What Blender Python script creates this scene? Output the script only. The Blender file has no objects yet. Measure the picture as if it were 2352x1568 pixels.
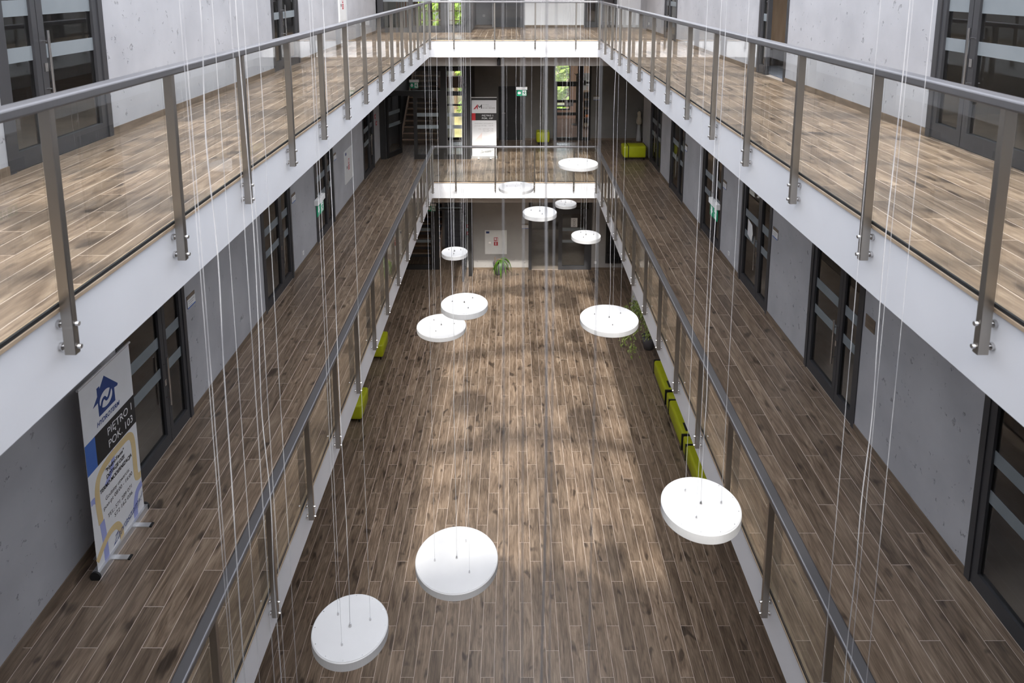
import bpy, bmesh, math, random
from mathutils import Vector, Matrix
R = math.radians
random.seed(7)
scene = bpy.context.scene
C = scene.collection

# ------------------------------------------------------------------ camera, light, exposure
cam_d = bpy.data.cameras.new('camera')
cam = bpy.data.objects.new('camera', cam_d); C.objects.link(cam)
cam.location = (0, 0, 9.9)
cam.rotation_euler = (R(90 - 9.288), 0, 0)
cam_d.sensor_width = 36.0
cam_d.lens = 1576.0 / 2352 * 36
cam_d.shift_y = -(784 - 212.75) / 2352
cam_d.clip_start = 0.05; cam_d.clip_end = 500
cam_d.dof.use_dof = True
cam_d.dof.focus_distance = 9.0
cam_d.dof.aperture_fstop = 2.8
scene.camera = cam

world = bpy.data.worlds.new('world'); scene.world = world; world.use_nodes = True
wn = world.node_tree.nodes; wl = world.node_tree.links
wn.clear()
wo = wn.new('ShaderNodeOutputWorld'); wb = wn.new('ShaderNodeBackground'); sky = wn.new('ShaderNodeTexSky')
sky.sky_type = 'NISHITA'; sky.sun_disc = False
sky.sun_elevation = R(45.5); sky.sun_rotation = R(180)
sky.air_density = 1.0; sky.dust_density = 2.5; sky.ozone_density = 1.0
hsv = wn.new('ShaderNodeHueSaturation'); hsv.inputs['Saturation'].default_value = 0.30
wl.new(sky.outputs[0], hsv.inputs['Color']); wl.new(hsv.outputs[0], wb.inputs['Color'])
wb.inputs['Strength'].default_value = 1.4
wl.new(wb.outputs[0], wo.inputs[0])

sun_d = bpy.data.lights.new('sun', 'SUN'); sun_d.energy = 6.2; sun_d.angle = R(1.3); sun_d.color = (1.0, 0.955, 0.89)
sun = bpy.data.objects.new('sun', sun_d); C.objects.link(sun)
sun.location = (0, -10, 30)
sun.rotation_euler = Vector((0.045, 0.98, -1.0)).to_track_quat('-Z', 'Y').to_euler()

scene.view_settings.view_transform = 'Standard'
scene.view_settings.look = 'None'
scene.view_settings.gamma = 1.0
scene.view_settings.use_curve_mapping = False
scene.view_settings.exposure = -0.30
scene.cycles.transparent_max_bounces = 32
scene.cycles.max_bounces = 10

# ------------------------------------------------------------------ dimensions (metres)
Z0, Z1, Z2 = 0.0, 4.125, 8.25
XL, XR = -2.33, 2.48            # edges of the void
WL, WR = -4.30, 4.455           # gallery walls
YE = 19.24                      # far edge of the void
OL, OR = -7.6, 7.8              # outer walls
YB = -6.5                       # near end of the building

# ------------------------------------------------------------------ materials
M = {}
def mat(name, col, rough=0.5, metal=0.0, spec=0.5):
    m = bpy.data.materials.new(name); m.use_nodes = True
    b = m.node_tree.nodes['Principled BSDF']
    b.inputs['Base Color'].default_value = (*col, 1); b.inputs['Roughness'].default_value = rough
    b.inputs['Metallic'].default_value = metal; b.inputs['Specular IOR Level'].default_value = spec
    M[name] = m
    return m, m.node_tree.nodes, m.node_tree.links, b
def ramp(n, stops):
    r = n.new('ShaderNodeValToRGB')
    while len(r.color_ramp.elements) < len(stops): r.color_ramp.elements.new(0.5)
    for e, (p, c) in zip(r.color_ramp.elements, stops): e.position = p; e.color = (*c, 1)
    return r
def mapped(n, l, scale, offset=None, src='Position'):
    g = n.new('ShaderNodeNewGeometry') if src == 'Position' else n.new('ShaderNodeTexCoord')
    mp = n.new('ShaderNodeMapping'); mp.inputs['Scale'].default_value = scale
    l.new(g.outputs[src], mp.inputs['Vector'])
    return mp
def noisy(name, c1, c2, scale=(3, 3, 3), detail=4, rough=0.6, bump=0.0, bscale=40, metal=0, src='Position', spec=0.5):
    m, n, l, b = mat(name, c1, rough, metal, spec)
    mp = mapped(n, l, scale, src=src)
    t = n.new('ShaderNodeTexNoise'); t.inputs['Scale'].default_value = 1; t.inputs['Detail'].default_value = detail
    l.new(mp.outputs[0], t.inputs['Vector'])
    r = ramp(n, [(0.3, c1), (0.7, c2)]); l.new(t.outputs['Fac'], r.inputs[0]); l.new(r.outputs[0], b.inputs['Base Color'])
    if bump:
        t2 = n.new('ShaderNodeTexNoise'); t2.inputs['Scale'].default_value = bscale; t2.inputs['Detail'].default_value = 3
        bp = n.new('ShaderNodeBump'); bp.inputs['Strength'].default_value = bump; bp.inputs['Distance'].default_value = 0.01
        g = n.new('ShaderNodeNewGeometry'); l.new(g.outputs['Position'], t2.inputs['Vector'])
        l.new(t2.outputs['Fac'], bp.inputs['Height']); l.new(bp.outputs[0], b.inputs['Normal'])
    return m, n, l, b

def wood_floor(name):
    m, n, l, b = mat(name, (0.2, 0.15, 0.11), 0.33, 0, 0.6)
    at = n.new('ShaderNodeAttribute'); at.attribute_name = 'rnd'
    oi = n.new('ShaderNodeObjectInfo')
    ad = n.new('ShaderNodeMath'); ad.operation = 'ADD'; l.new(at.outputs['Fac'], ad.inputs[0]); l.new(oi.outputs['Random'], ad.inputs[1])
    fr = n.new('ShaderNodeMath'); fr.operation = 'FRACT'; l.new(ad.outputs[0], fr.inputs[0])
    off = n.new('ShaderNodeMath'); off.operation = 'MULTIPLY'; off.inputs[1].default_value = 71.3; l.new(fr.outputs[0], off.inputs[0])
    g = n.new('ShaderNodeNewGeometry')
    def layer(scale, detail, dist=0.0, rough=0.6):
        mp = n.new('ShaderNodeMapping'); mp.inputs['Scale'].default_value = scale
        l.new(g.outputs['Position'], mp.inputs['Vector'])
        vm = n.new('ShaderNodeVectorMath'); vm.operation = 'ADD'
        l.new(mp.outputs[0], vm.inputs[0]); l.new(off.outputs[0], vm.inputs[1])
        t = n.new('ShaderNodeTexNoise'); t.inputs['Scale'].default_value = 1; t.inputs['Detail'].default_value = detail
        t.inputs['Roughness'].default_value = rough; t.inputs['Distortion'].default_value = dist
        l.new(vm.outputs[0], t.inputs['Vector'])
        return t
    fine = layer((60, 3.0, 3), 6, 0.6)
    broad = layer((9, 1.3, 2), 4, 1.6)
    knot = layer((7, 3.2, 3), 2, 0.4, 0.4)
    mx = n.new('ShaderNodeMix'); mx.data_type = 'FLOAT'; mx.inputs['Factor'].default_value = 0.55
    l.new(fine.outputs['Fac'], mx.inputs[2]); l.new(broad.outputs['Fac'], mx.inputs[3])
    r = ramp(n, [(0.30, (0.060, 0.040, 0.026)), (0.43, (0.138, 0.097, 0.067)), (0.55, (0.228, 0.168, 0.120)), (0.70, (0.37, 0.288, 0.212))])
    l.new(mx.outputs[0], r.inputs[0])
    kr = ramp(n, [(0.27, (0.18, 0.17, 0.17)), (0.38, (1, 1, 1))]); l.new(knot.outputs['Fac'], kr.inputs[0])
    mk = n.new('ShaderNodeMix'); mk.data_type = 'RGBA'; mk.blend_type = 'MULTIPLY'; mk.inputs['Factor'].default_value = 0.8
    l.new(r.outputs[0], mk.inputs[6]); l.new(kr.outputs[0], mk.inputs[7])
    mr = n.new('ShaderNodeMapRange'); mr.inputs['To Min'].default_value = 0.78; mr.inputs['To Max'].default_value = 1.18
    l.new(fr.outputs[0], mr.inputs['Value'])
    sc = n.new('ShaderNodeVectorMath'); sc.operation = 'SCALE'; l.new(mk.outputs[2], sc.inputs[0]); l.new(mr.outputs[0], sc.inputs['Scale'])
    l.new(sc.outputs[0], b.inputs['Base Color'])
    bp = n.new('ShaderNodeBump'); bp.inputs['Strength'].default_value = 0.12; bp.inputs['Distance'].default_value = 0.003
    l.new(fine.outputs['Fac'], bp.inputs['Height']); l.new(bp.outputs[0], b.inputs['Normal'])
wood_floor('plank')
noisy('grout', (0.55, 0.46, 0.40), (0.62, 0.53, 0.46), (5, 5, 5), 2, 0.9)

def plaster(name, c1, c2):
    m, n, l, b = noisy(name, c1, c2, (1.3, 1.3, 1.3), 6, 0.75)
    v = n.new('ShaderNodeTexNoise'); v.inputs['Scale'].default_value = 9; v.inputs['Detail'].default_value = 5; v.inputs['Roughness'].default_value = 0.7
    g = n.new('ShaderNodeNewGeometry'); l.new(g.outputs['Position'], v.inputs['Vector'])
    cr = ramp(n, [(0.31, (0, 0, 0)), (0.37, (1, 1, 1))]); l.new(v.outputs['Fac'], cr.inputs[0])
    bp = n.new('ShaderNodeBump'); bp.inputs['Strength'].default_value = 0.7; bp.inputs['Distance'].default_value = 0.02
    l.new(cr.outputs[0], bp.inputs['Height']); l.new(bp.outputs[0], b.inputs['Normal'])
    src = b.inputs['Base Color'].links[0].from_socket
    pit = ramp(n, [(0.30, (0.80, 0.80, 0.81)), (0.36, (1, 1, 1))]); l.new(v.outputs['Fac'], pit.inputs[0])
    mm = n.new('ShaderNodeMix'); mm.data_type = 'RGBA'; mm.blend_type = 'MULTIPLY'; mm.inputs['Factor'].default_value = 1.0
    l.new(src, mm.inputs[6]); l.new(pit.outputs[0], mm.inputs[7]); l.new(mm.outputs[2], b.inputs['Base Color'])
plaster('plaster', (0.385, 0.385, 0.405), (0.49, 0.49, 0.51))
plaster('plaster_shaded', (0.20, 0.19, 0.18), (0.25, 0.24, 0.225))  # plaster darkened so its colour carries the shade of the first floor landing
plaster('plaster_mid', (0.33, 0.315, 0.30), (0.40, 0.385, 0.37))
noisy('white_paint', (0.71, 0.71, 0.73), (0.74, 0.74, 0.76), (2, 2, 2), 2, 0.55)
noisy('beige_paint', (0.52, 0.48, 0.44), (0.57, 0.53, 0.49), (2, 2, 2), 2, 0.7)
noisy('baseboard_wood', (0.13, 0.095, 0.065), (0.22, 0.165, 0.12), (4, 3, 20), 5, 0.5)
noisy('nosing_wood', (0.34, 0.25, 0.17), (0.48, 0.37, 0.26), (5, 5, 5), 5, 0.45)
def steel(name, col, rough):
    m, n, l, b = mat(name, col, rough, 1.0)
    mp = mapped(n, l, (180, 180, 4))
    t = n.new('ShaderNodeTexNoise'); t.inputs['Scale'].default_value = 1; t.inputs['Detail'].default_value = 2
    l.new(mp.outputs[0], t.inputs['Vector'])
    mr = n.new('ShaderNodeMapRange'); mr.inputs['To Min'].default_value = rough - 0.06; mr.inputs['To Max'].default_value = rough + 0.08
    l.new(t.outputs['Fac'], mr.inputs['Value']); l.new(mr.outputs[0], b.inputs['Roughness'])
steel('steel', (0.36, 0.335, 0.305), 0.34)
steel('rail_steel', (0.25, 0.245, 0.255), 0.46)
steel('chrome', (0.62, 0.61, 0.61), 0.2)
noisy('anthracite', (0.042, 0.042, 0.046), (0.048, 0.048, 0.053), (3, 3, 3), 2, 0.42)
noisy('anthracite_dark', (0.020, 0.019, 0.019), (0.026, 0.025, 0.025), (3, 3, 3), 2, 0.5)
noisy('frosted', (0.20, 0.225, 0.24), (0.225, 0.25, 0.265), (3, 3, 3), 2, 0.6)
noisy('rubber', (0.012, 0.012, 0.012), (0.02, 0.02, 0.02), (9, 9, 9), 2, 0.6)
noisy('lime', (0.42, 0.46, 0.008), (0.47, 0.51, 0.012), (6, 6, 6), 3, 0.45, 0.05, 60)
noisy('lamp_white', (0.46, 0.46, 0.465), (0.49, 0.49, 0.495), (4, 4, 4), 2, 0.5)
noisy('wire', (0.34, 0.34, 0.36), (0.42, 0.42, 0.44), (3, 3, 3), 2, 0.4)
noisy('wire_shaded', (0.13, 0.13, 0.14), (0.17, 0.17, 0.18), (3, 3, 3), 2, 0.5)  # darker copy of the wire material, shade of the near wires in its colour
noisy('white_plastic', (0.74, 0.74, 0.73), (0.78, 0.78, 0.77), (6, 6, 6), 2, 0.4)
noisy('red_sign', (0.42, 0.02, 0.03), (0.47, 0.025, 0.035), (6, 6, 6), 2, 0.5)
noisy('green_sign', (0.0, 0.27, 0.13), (0.0, 0.31, 0.15), (6, 6, 6), 2, 0.5)
noisy('print_white', (0.80, 0.80, 0.80), (0.83, 0.83, 0.83), (6, 6, 6), 2, 0.6)
noisy('banner_white', (0.70, 0.70, 0.71), (0.74, 0.74, 0.75), (4, 4, 4), 2, 0.6)
noisy('print_black', (0.022, 0.020, 0.020), (0.028, 0.026, 0.025), (6, 6, 6), 2, 0.6)
noisy('print_navy', (0.022, 0.05, 0.19), (0.027, 0.06, 0.21), (6, 6, 6), 2, 0.6)
noisy('print_blue', (0.05, 0.13, 0.42), (0.06, 0.15, 0.46), (6, 6, 6), 2, 0.6)
noisy('print_lavender', (0.30, 0.33, 0.62), (0.34, 0.37, 0.66), (6, 6, 6), 2, 0.6)
noisy('print_sand', (0.62, 0.47, 0.24), (0.66, 0.51, 0.27), (6, 6, 6), 2, 0.6)
noisy('print_grey', (0.36, 0.35, 0.35), (0.40, 0.39, 0.39), (6, 6, 6), 2, 0.6)
noisy('print_pink', (0.66, 0.55, 0.53), (0.70, 0.59, 0.57), (6, 6, 6), 2, 0.6)
noisy('print_pale', (0.58, 0.58, 0.58), (0.62, 0.62, 0.62), (6, 6, 6), 2, 0.6)
noisy('aluminium', (0.60, 0.60, 0.61), (0.68, 0.68, 0.69), (8, 8, 8), 2, 0.35, metal=0.7)
noisy('light_wood', (0.40, 0.27, 0.17), (0.52, 0.37, 0.25), (12, 12, 1.5), 5, 0.5)
noisy('stair_wood', (0.30, 0.17, 0.085), (0.40, 0.24, 0.125), (3, 14, 14), 5, 0.5)
noisy('stair_riser', (0.16, 0.125, 0.10), (0.20, 0.16, 0.13), (5, 5, 5), 3, 0.7)
noisy('stair_edge', (0.62, 0.46, 0.34), (0.68, 0.51, 0.39), (5, 5, 5), 3, 0.6)
noisy('pink_wall', (0.70, 0.47, 0.36), (0.74, 0.50, 0.39), (2, 2, 2), 2, 0.7)
noisy('carpet_brown', (0.20, 0.13, 0.10), (0.34, 0.235, 0.185), (3, 26, 9), 5, 0.95)
noisy('carpet_grey', (0.19, 0.20, 0.23), (0.26, 0.27, 0.31), (9, 9, 9), 5, 0.95)
noisy('terracotta', (0.24, 0.10, 0.05), (0.30, 0.13, 0.065), (3, 3, 3), 3, 0.7)
noisy('orange', (0.85, 0.20, 0.02), (0.9, 0.24, 0.03), (4, 4, 4), 2, 0.5)
noisy('pot_grey', (0.115, 0.11, 0.125), (0.14, 0.135, 0.15), (9, 9, 9), 3, 0.6)
noisy('soil', (0.03, 0.022, 0.015), (0.055, 0.04, 0.028), (40, 40, 40), 4, 0.95)
noisy('bark', (0.17, 0.115, 0.075), (0.27, 0.19, 0.13), (14, 14, 5), 4, 0.9)
noisy('leaf', (0.022, 0.065, 0.008), (0.10, 0.21, 0.018), (9, 9, 9), 3, 0.42)
noisy('leaf_ficus', (0.14, 0.22, 0.04), (0.46, 0.54, 0.17), (14, 14, 14), 3, 0.4)
noisy('leaf_tree', (0.10, 0.20, 0.025), (0.30, 0.40, 0.06), (1.5, 1.5, 1.5), 4, 0.6)
noisy('grass', (0.20, 0.20, 0.06), (0.42, 0.34, 0.16), (0.6, 0.6, 0.6), 6, 0.95)
noisy('paving', (0.55, 0.53, 0.50), (0.62, 0.60, 0.57), (2, 2, 2), 4, 0.85)
noisy('cream_cloth', (0.58, 0.50, 0.38), (0.66, 0.58, 0.46), (9, 9, 9), 3, 0.8)
noisy('blind', (0.42, 0.42, 0.42), (0.50, 0.50, 0.50), (9, 9, 9), 2, 0.5)
noisy('lift_steel', (0.10, 0.11, 0.13), (0.15, 0.16, 0.185), (2, 2, 12), 3, 0.35, metal=0.4)

def glass(name, tint, ior=1.45, rough=0.0):
    m = bpy.data.materials.new(name); m.use_nodes = True; n = m.node_tree.nodes; l = m.node_tree.links
    n.clear()
    o = n.new('ShaderNodeOutputMaterial'); mx = n.new('ShaderNodeMixShader'); tr = n.new('ShaderNodeBsdfTransparent')
    gl = n.new('ShaderNodeBsdfGlossy'); fr = n.new('ShaderNodeFresnel'); fr.inputs['IOR'].default_value = ior
    tr.inputs['Color'].default_value = (*tint, 1); gl.inputs['Roughness'].default_value = rough
    g = n.new('ShaderNodeNewGeometry'); inv = n.new('ShaderNodeMath'); inv.operation = 'SUBTRACT'; inv.inputs[0].default_value = 1.0
    l.new(g.outputs['Backfacing'], inv.inputs[1]); mu = n.new('ShaderNodeMath'); mu.operation = 'MULTIPLY'
    l.new(fr.outputs[0], mu.inputs[0]); l.new(inv.outputs[0], mu.inputs[1])
    l.new(mu.outputs[0], mx.inputs[0]); l.new(tr.outputs[0], mx.inputs[1]); l.new(gl.outputs[0], mx.inputs[2]); l.new(mx.outputs[0], o.inputs[0])
    M[name] = m
glass('glass', (0.95, 0.96, 0.95), 1.7)
glass('door_glass', (0.80, 0.80, 0.79), 1.75)
glass('roof_glass', (0.97, 0.975, 0.975), 1.45)

# ------------------------------------------------------------------ mesh helpers (world coordinates throughout)
W = {}
def vec(p): return Vector(p)
def link(o, parent=None, wloc=(0, 0, 0)):
    C.objects.link(o); wloc = Vector(wloc)
    W[o.name] = wloc.copy()
    if parent is not None:
        o.parent = parent; o.location = wloc - W[parent.name]
    else:
        o.location = wloc
    return o
def mesh_of(name, bm, m):
    me = bpy.data.meshes.new(name); bm.to_mesh(me); bm.free()
    me.materials.append(M[m] if isinstance(m, str) else m)
    return me
def ob(name, bm, m, parent=None, wloc=(0, 0, 0), smooth=False):
    """bm in world coordinates when wloc is the origin, else relative to wloc"""
    me = mesh_of(name, bm, m)
    if smooth:
        for p in me.polygons: p.use_smooth = True
    return link(bpy.data.objects.new(name, me), parent, wloc)
def inst(name, me, parent, wloc):
    return link(bpy.data.objects.new(name, me), parent, wloc)
def tag(o, label=None, cat=None, group=None, kind=None):
    if label: o['label'] = label
    if cat: o['category'] = cat
    if group: o['group'] = group
    if kind: o['kind'] = kind
    return o
def empty(name, loc, label=None, cat=None, group=None, kind=None):
    o = bpy.data.objects.new(name, None); o.empty_display_size = 0.1
    link(o, None, loc)
    return tag(o, label, cat, group, kind)

FACES = [(0, 3, 2, 1), (4, 5, 6, 7), (0, 1, 5, 4), (1, 2, 6, 5), (2, 3, 7, 6), (3, 0, 4, 7)]
def box(bm, x0, x1, y0, y1, z0, z1):
    vs = [bm.verts.new(p) for p in ((x0, y0, z0), (x1, y0, z0), (x1, y1, z0), (x0, y1, z0), (x0, y0, z1), (x1, y0, z1), (x1, y1, z1), (x0, y1, z1))]
    return [bm.faces.new([vs[i] for i in f]) for f in FACES]
def bx(x0, x1, y0, y1, z0, z1):
    bm = bmesh.new(); box(bm, x0, x1, y0, y1, z0, z1); return bm
def rbox(x0, x1, y0, y1, z0, z1, r=0.02, seg=2):
    bm = bx(x0, x1, y0, y1, z0, z1)
    bmesh.ops.bevel(bm, geom=list(bm.edges), offset=r, segments=seg, affect='EDGES', profile=0.5)
    return bm
def cyl(bm, p0, p1, r0, r1=None, seg=12, cap=True):
    p0, p1 = Vector(p0), Vector(p1); r1 = r0 if r1 is None else r1
    d = (p1 - p0).normalized(); a = d.orthogonal().normalized(); b = d.cross(a)
    A, B = [], []
    for i in range(seg):
        t = 2 * math.pi * i / seg; o = a * math.cos(t) + b * math.sin(t)
        A.append(bm.verts.new(p0 + o * r0)); B.append(bm.verts.new(p1 + o * r1))
    for i in range(seg):
        j = (i + 1) % seg; bm.faces.new((A[i], A[j], B[j], B[i]))
    if cap:
        bm.faces.new(A[::-1]); bm.faces.new(B)
def tube(pts, r, seg=6):
    bm = bmesh.new(); pts = [Vector(p) for p in pts]; prev = None; first = None
    for i, p in enumerate(pts):
        d = (pts[min(i + 1, len(pts) - 1)] - pts[max(i - 1, 0)]).normalized()
        a = d.cross(Vector((0.31, 0.93, 0.17))).normalized(); b = d.cross(a)
        rr = r[i] if isinstance(r, (list, tuple)) else r
        ring = [bm.verts.new(p + (a * math.cos(2 * math.pi * k / seg) + b * math.sin(2 * math.pi * k / seg)) * rr) for k in range(seg)]
        if prev:
            for k in range(seg): bm.faces.new((prev[k], prev[(k + 1) % seg], ring[(k + 1) % seg], ring[k]))
        else: first = ring
        prev = ring
    bm.faces.new(first[::-1]); bm.faces.new(prev)
    return bm
def cylm(p0, p1, r0, r1=None, seg=12):
    bm = bmesh.new(); cyl(bm, p0, p1, r0, r1, seg); return bm
def lathe(prof, center, seg=32):
    bm = bmesh.new(); cx, cy, cz = center; rings = []
    for (r, z) in prof:
        if r < 1e-6: rings.append([bm.verts.new((cx, cy, cz + z))])
        else: rings.append([bm.verts.new((cx + r * math.cos(2 * math.pi * k / seg), cy + r * math.sin(2 * math.pi * k / seg), cz + z)) for k in range(seg)])
    for a, b in zip(rings, rings[1:]):
        for k in range(seg):
            j = (k + 1) % seg
            if len(a) == 1 and len(b) == 1: continue
            if len(a) == 1: bm.faces.new((a[0], b[j], b[k])[::-1])
            elif len(b) == 1: bm.faces.new((a[k], a[j], b[0]))
            else: bm.faces.new((a[k], a[j], b[j], b[k]))
    bmesh.ops.recalc_face_normals(bm, faces=bm.faces)
    return bm
class Plane2D:
    """a flat surface in the place: origin, right, up, outward normal"""
    def __init__(s, o, u, v): s.o, s.u, s.v = Vector(o), Vector(u), Vector(v); s.n = s.u.cross(s.v)
    def p(s, a, b, h=0.0): return s.o + s.u * a + s.v * b + s.n * h
def poly(pl, pts, h0, h1):
    bm = bmesh.new()
    A = [bm.verts.new(pl.p(a, b, h0)) for a, b in pts]; B = [bm.verts.new(pl.p(a, b, h1)) for a, b in pts]
    bm.faces.new(A[::-1]); bm.faces.new(B)
    for i in range(len(pts)):
        j = (i + 1) % len(pts); bm.faces.new((A[i], A[j], B[j], B[i]))
    bmesh.ops.recalc_face_normals(bm, faces=bm.faces)
    return bm
def rect(pl, a0, a1, b0, b1, h0, h1): return poly(pl, [(a0, b0), (a1, b0), (a1, b1), (a0, b1)], h0, h1)
def ribbon(pl, pts, w, h0, h1):
    L, Rr = [], []
    pts = [Vector(p) for p in pts]
    for i, p in enumerate(pts):
        d = (pts[min(i + 1, len(pts) - 1)] - pts[max(i - 1, 0)]).normalized(); nn = Vector((-d.y, d.x))
        L.append(tuple(p + nn * w / 2)); Rr.append(tuple(p - nn * w / 2))
    bm = bmesh.new()
    TL = [bm.verts.new(pl.p(*q, h1)) for q in L]; TR = [bm.verts.new(pl.p(*q, h1)) for q in Rr]
    BL = [bm.verts.new(pl.p(*q, h0)) for q in L]; BR = [bm.verts.new(pl.p(*q, h0)) for q in Rr]
    for i in range(len(pts) - 1):
        bm.faces.new((TL[i], TR[i], TR[i + 1], TL[i + 1])); bm.faces.new((TL[i], TL[i + 1], BL[i + 1], BL[i])); bm.faces.new((TR[i + 1], TR[i], BR[i], BR[i + 1]))
    bm.faces.new((TL[0], BL[0], BR[0], TR[0])); bm.faces.new((TR[-1], BR[-1], BL[-1], TL[-1]))
    bmesh.ops.recalc_face_normals(bm, faces=bm.faces)
    return bm
def smoothline(pts, n=8):
    P = [Vector(p) for p in pts]; out = []
    for i in range(len(P) - 1):
        p0, p1, p2, p3 = P[max(i - 1, 0)], P[i], P[i + 1], P[min(i + 2, len(P) - 1)]
        for k in range(n):
            t = k / n
            out.append(0.5 * ((2 * p1) + (p2 - p0) * t + (2 * p0 - 5 * p1 + 4 * p2 - p3) * t * t + (3 * p1 - p0 - 3 * p2 + p3) * t ** 3))
    out.append(P[-1]); return out
def text(pl, s, a0, a1, b, hgt, m, parent, h=0.002, shear=0.0, bold=0.0, spacing=1.0, rise=0.0):
    """lettering on a flat surface from a0 to a1, baseline b"""
    cu = bpy.data.curves.new('lettering', 'FONT'); cu.body = s; cu.size = 1; cu.shear = shear; cu.offset = bold; cu.space_character = spacing
    cu.resolution_u = 3
    o = bpy.data.objects.new('lettering', cu); C.objects.link(o)
    bpy.context.view_layer.update()
    dg = bpy.context.evaluated_depsgraph_get()
    me = bpy.data.meshes.new_from_object(o.evaluated_get(dg))
    bpy.data.objects.remove(o)
    xs = [v.co.x for v in me.vertices]; x0, x1 = min(xs), max(xs)
    k = (a1 - a0) / (x1 - x0); kv = hgt / 0.73
    for v in me.vertices:
        a = (v.co.x - x0) * k
        v.co = pl.p(a0 + a, b + v.co.y * kv + rise * a, h)
    me.materials.clear(); me.materials.append(M[m])
    return link(bpy.data.objects.new('lettering', me), parent)

# ------------------------------------------------------------------ structure: slabs, floors of planks
PW, PL = 0.192, 1.2
def plank_floor(name, label, regions, z, x0, y0, keep, solid, limit=300):
    """regions: rectangles to be laid; keep(x,y): in view; solid: slab boxes below"""
    bm = bmesh.new()
    for s in solid: box(bm, *s)
    root = ob(name, bm, 'grout'); tag(root, label, 'floor', None, 'structure')
    g = 0.0032
    full = mesh_of('plank', bx(g, PW - g, g, PL - g, -0.012, 0.0), 'plank')
    cells = []
    for (xa, xb, ya, yb) in regions:
        c0 = math.floor((xa - x0) / PW) - 1; c1 = math.ceil((xb - x0) / PW) + 1
        for c in range(c0, c1):
            cx = x0 + c * PW
            oy = y0 - 0.4 * (c % 3)
            r0 = math.floor((ya - oy) / PL) - 1; r1 = math.ceil((yb - oy) / PL) + 1
            for r in range(r0, r1):
                cy = oy + r * PL
                a, b2, c2, d = max(cx, xa), min(cx + PW, xb), max(cy, ya), min(cy + PL, yb)
                if b2 - a < 0.02 or d - c2 < 0.02: continue
                cells.append((a, b2, c2, d))
    vis = [q for q in cells if keep((q[0] + q[1]) / 2, (q[2] + q[3]) / 2)]
    vis.sort(key=lambda q: q[2]); parts = set(vis[:limit]); rest = [q for q in cells if q not in parts]
    for (a, b2, c2, d) in vis[:limit]:
        if abs(b2 - a - PW) < 1e-4 and abs(d - c2 - PL) < 1e-4: inst('plank', full, root, (a, c2, z + 0.004))
        else: inst('plank', mesh_of('plank', bx(g, b2 - a - g, g, d - c2 - g, -0.012, 0.0), 'plank'), root, (a, c2, z + 0.004))
    if rest:
        bm = bmesh.new(); lay = bm.faces.layers.float.new('rnd')
        for (a, b2, c2, d) in rest:
            v = random.random()
            for f in box(bm, a + g, b2 - g, c2 + g, d - g, z - 0.008, z + 0.004): f[lay] = v
        o = ob('planks_beyond', bm, 'plank', root); o['kind'] = 'stuff'
    return root

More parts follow.
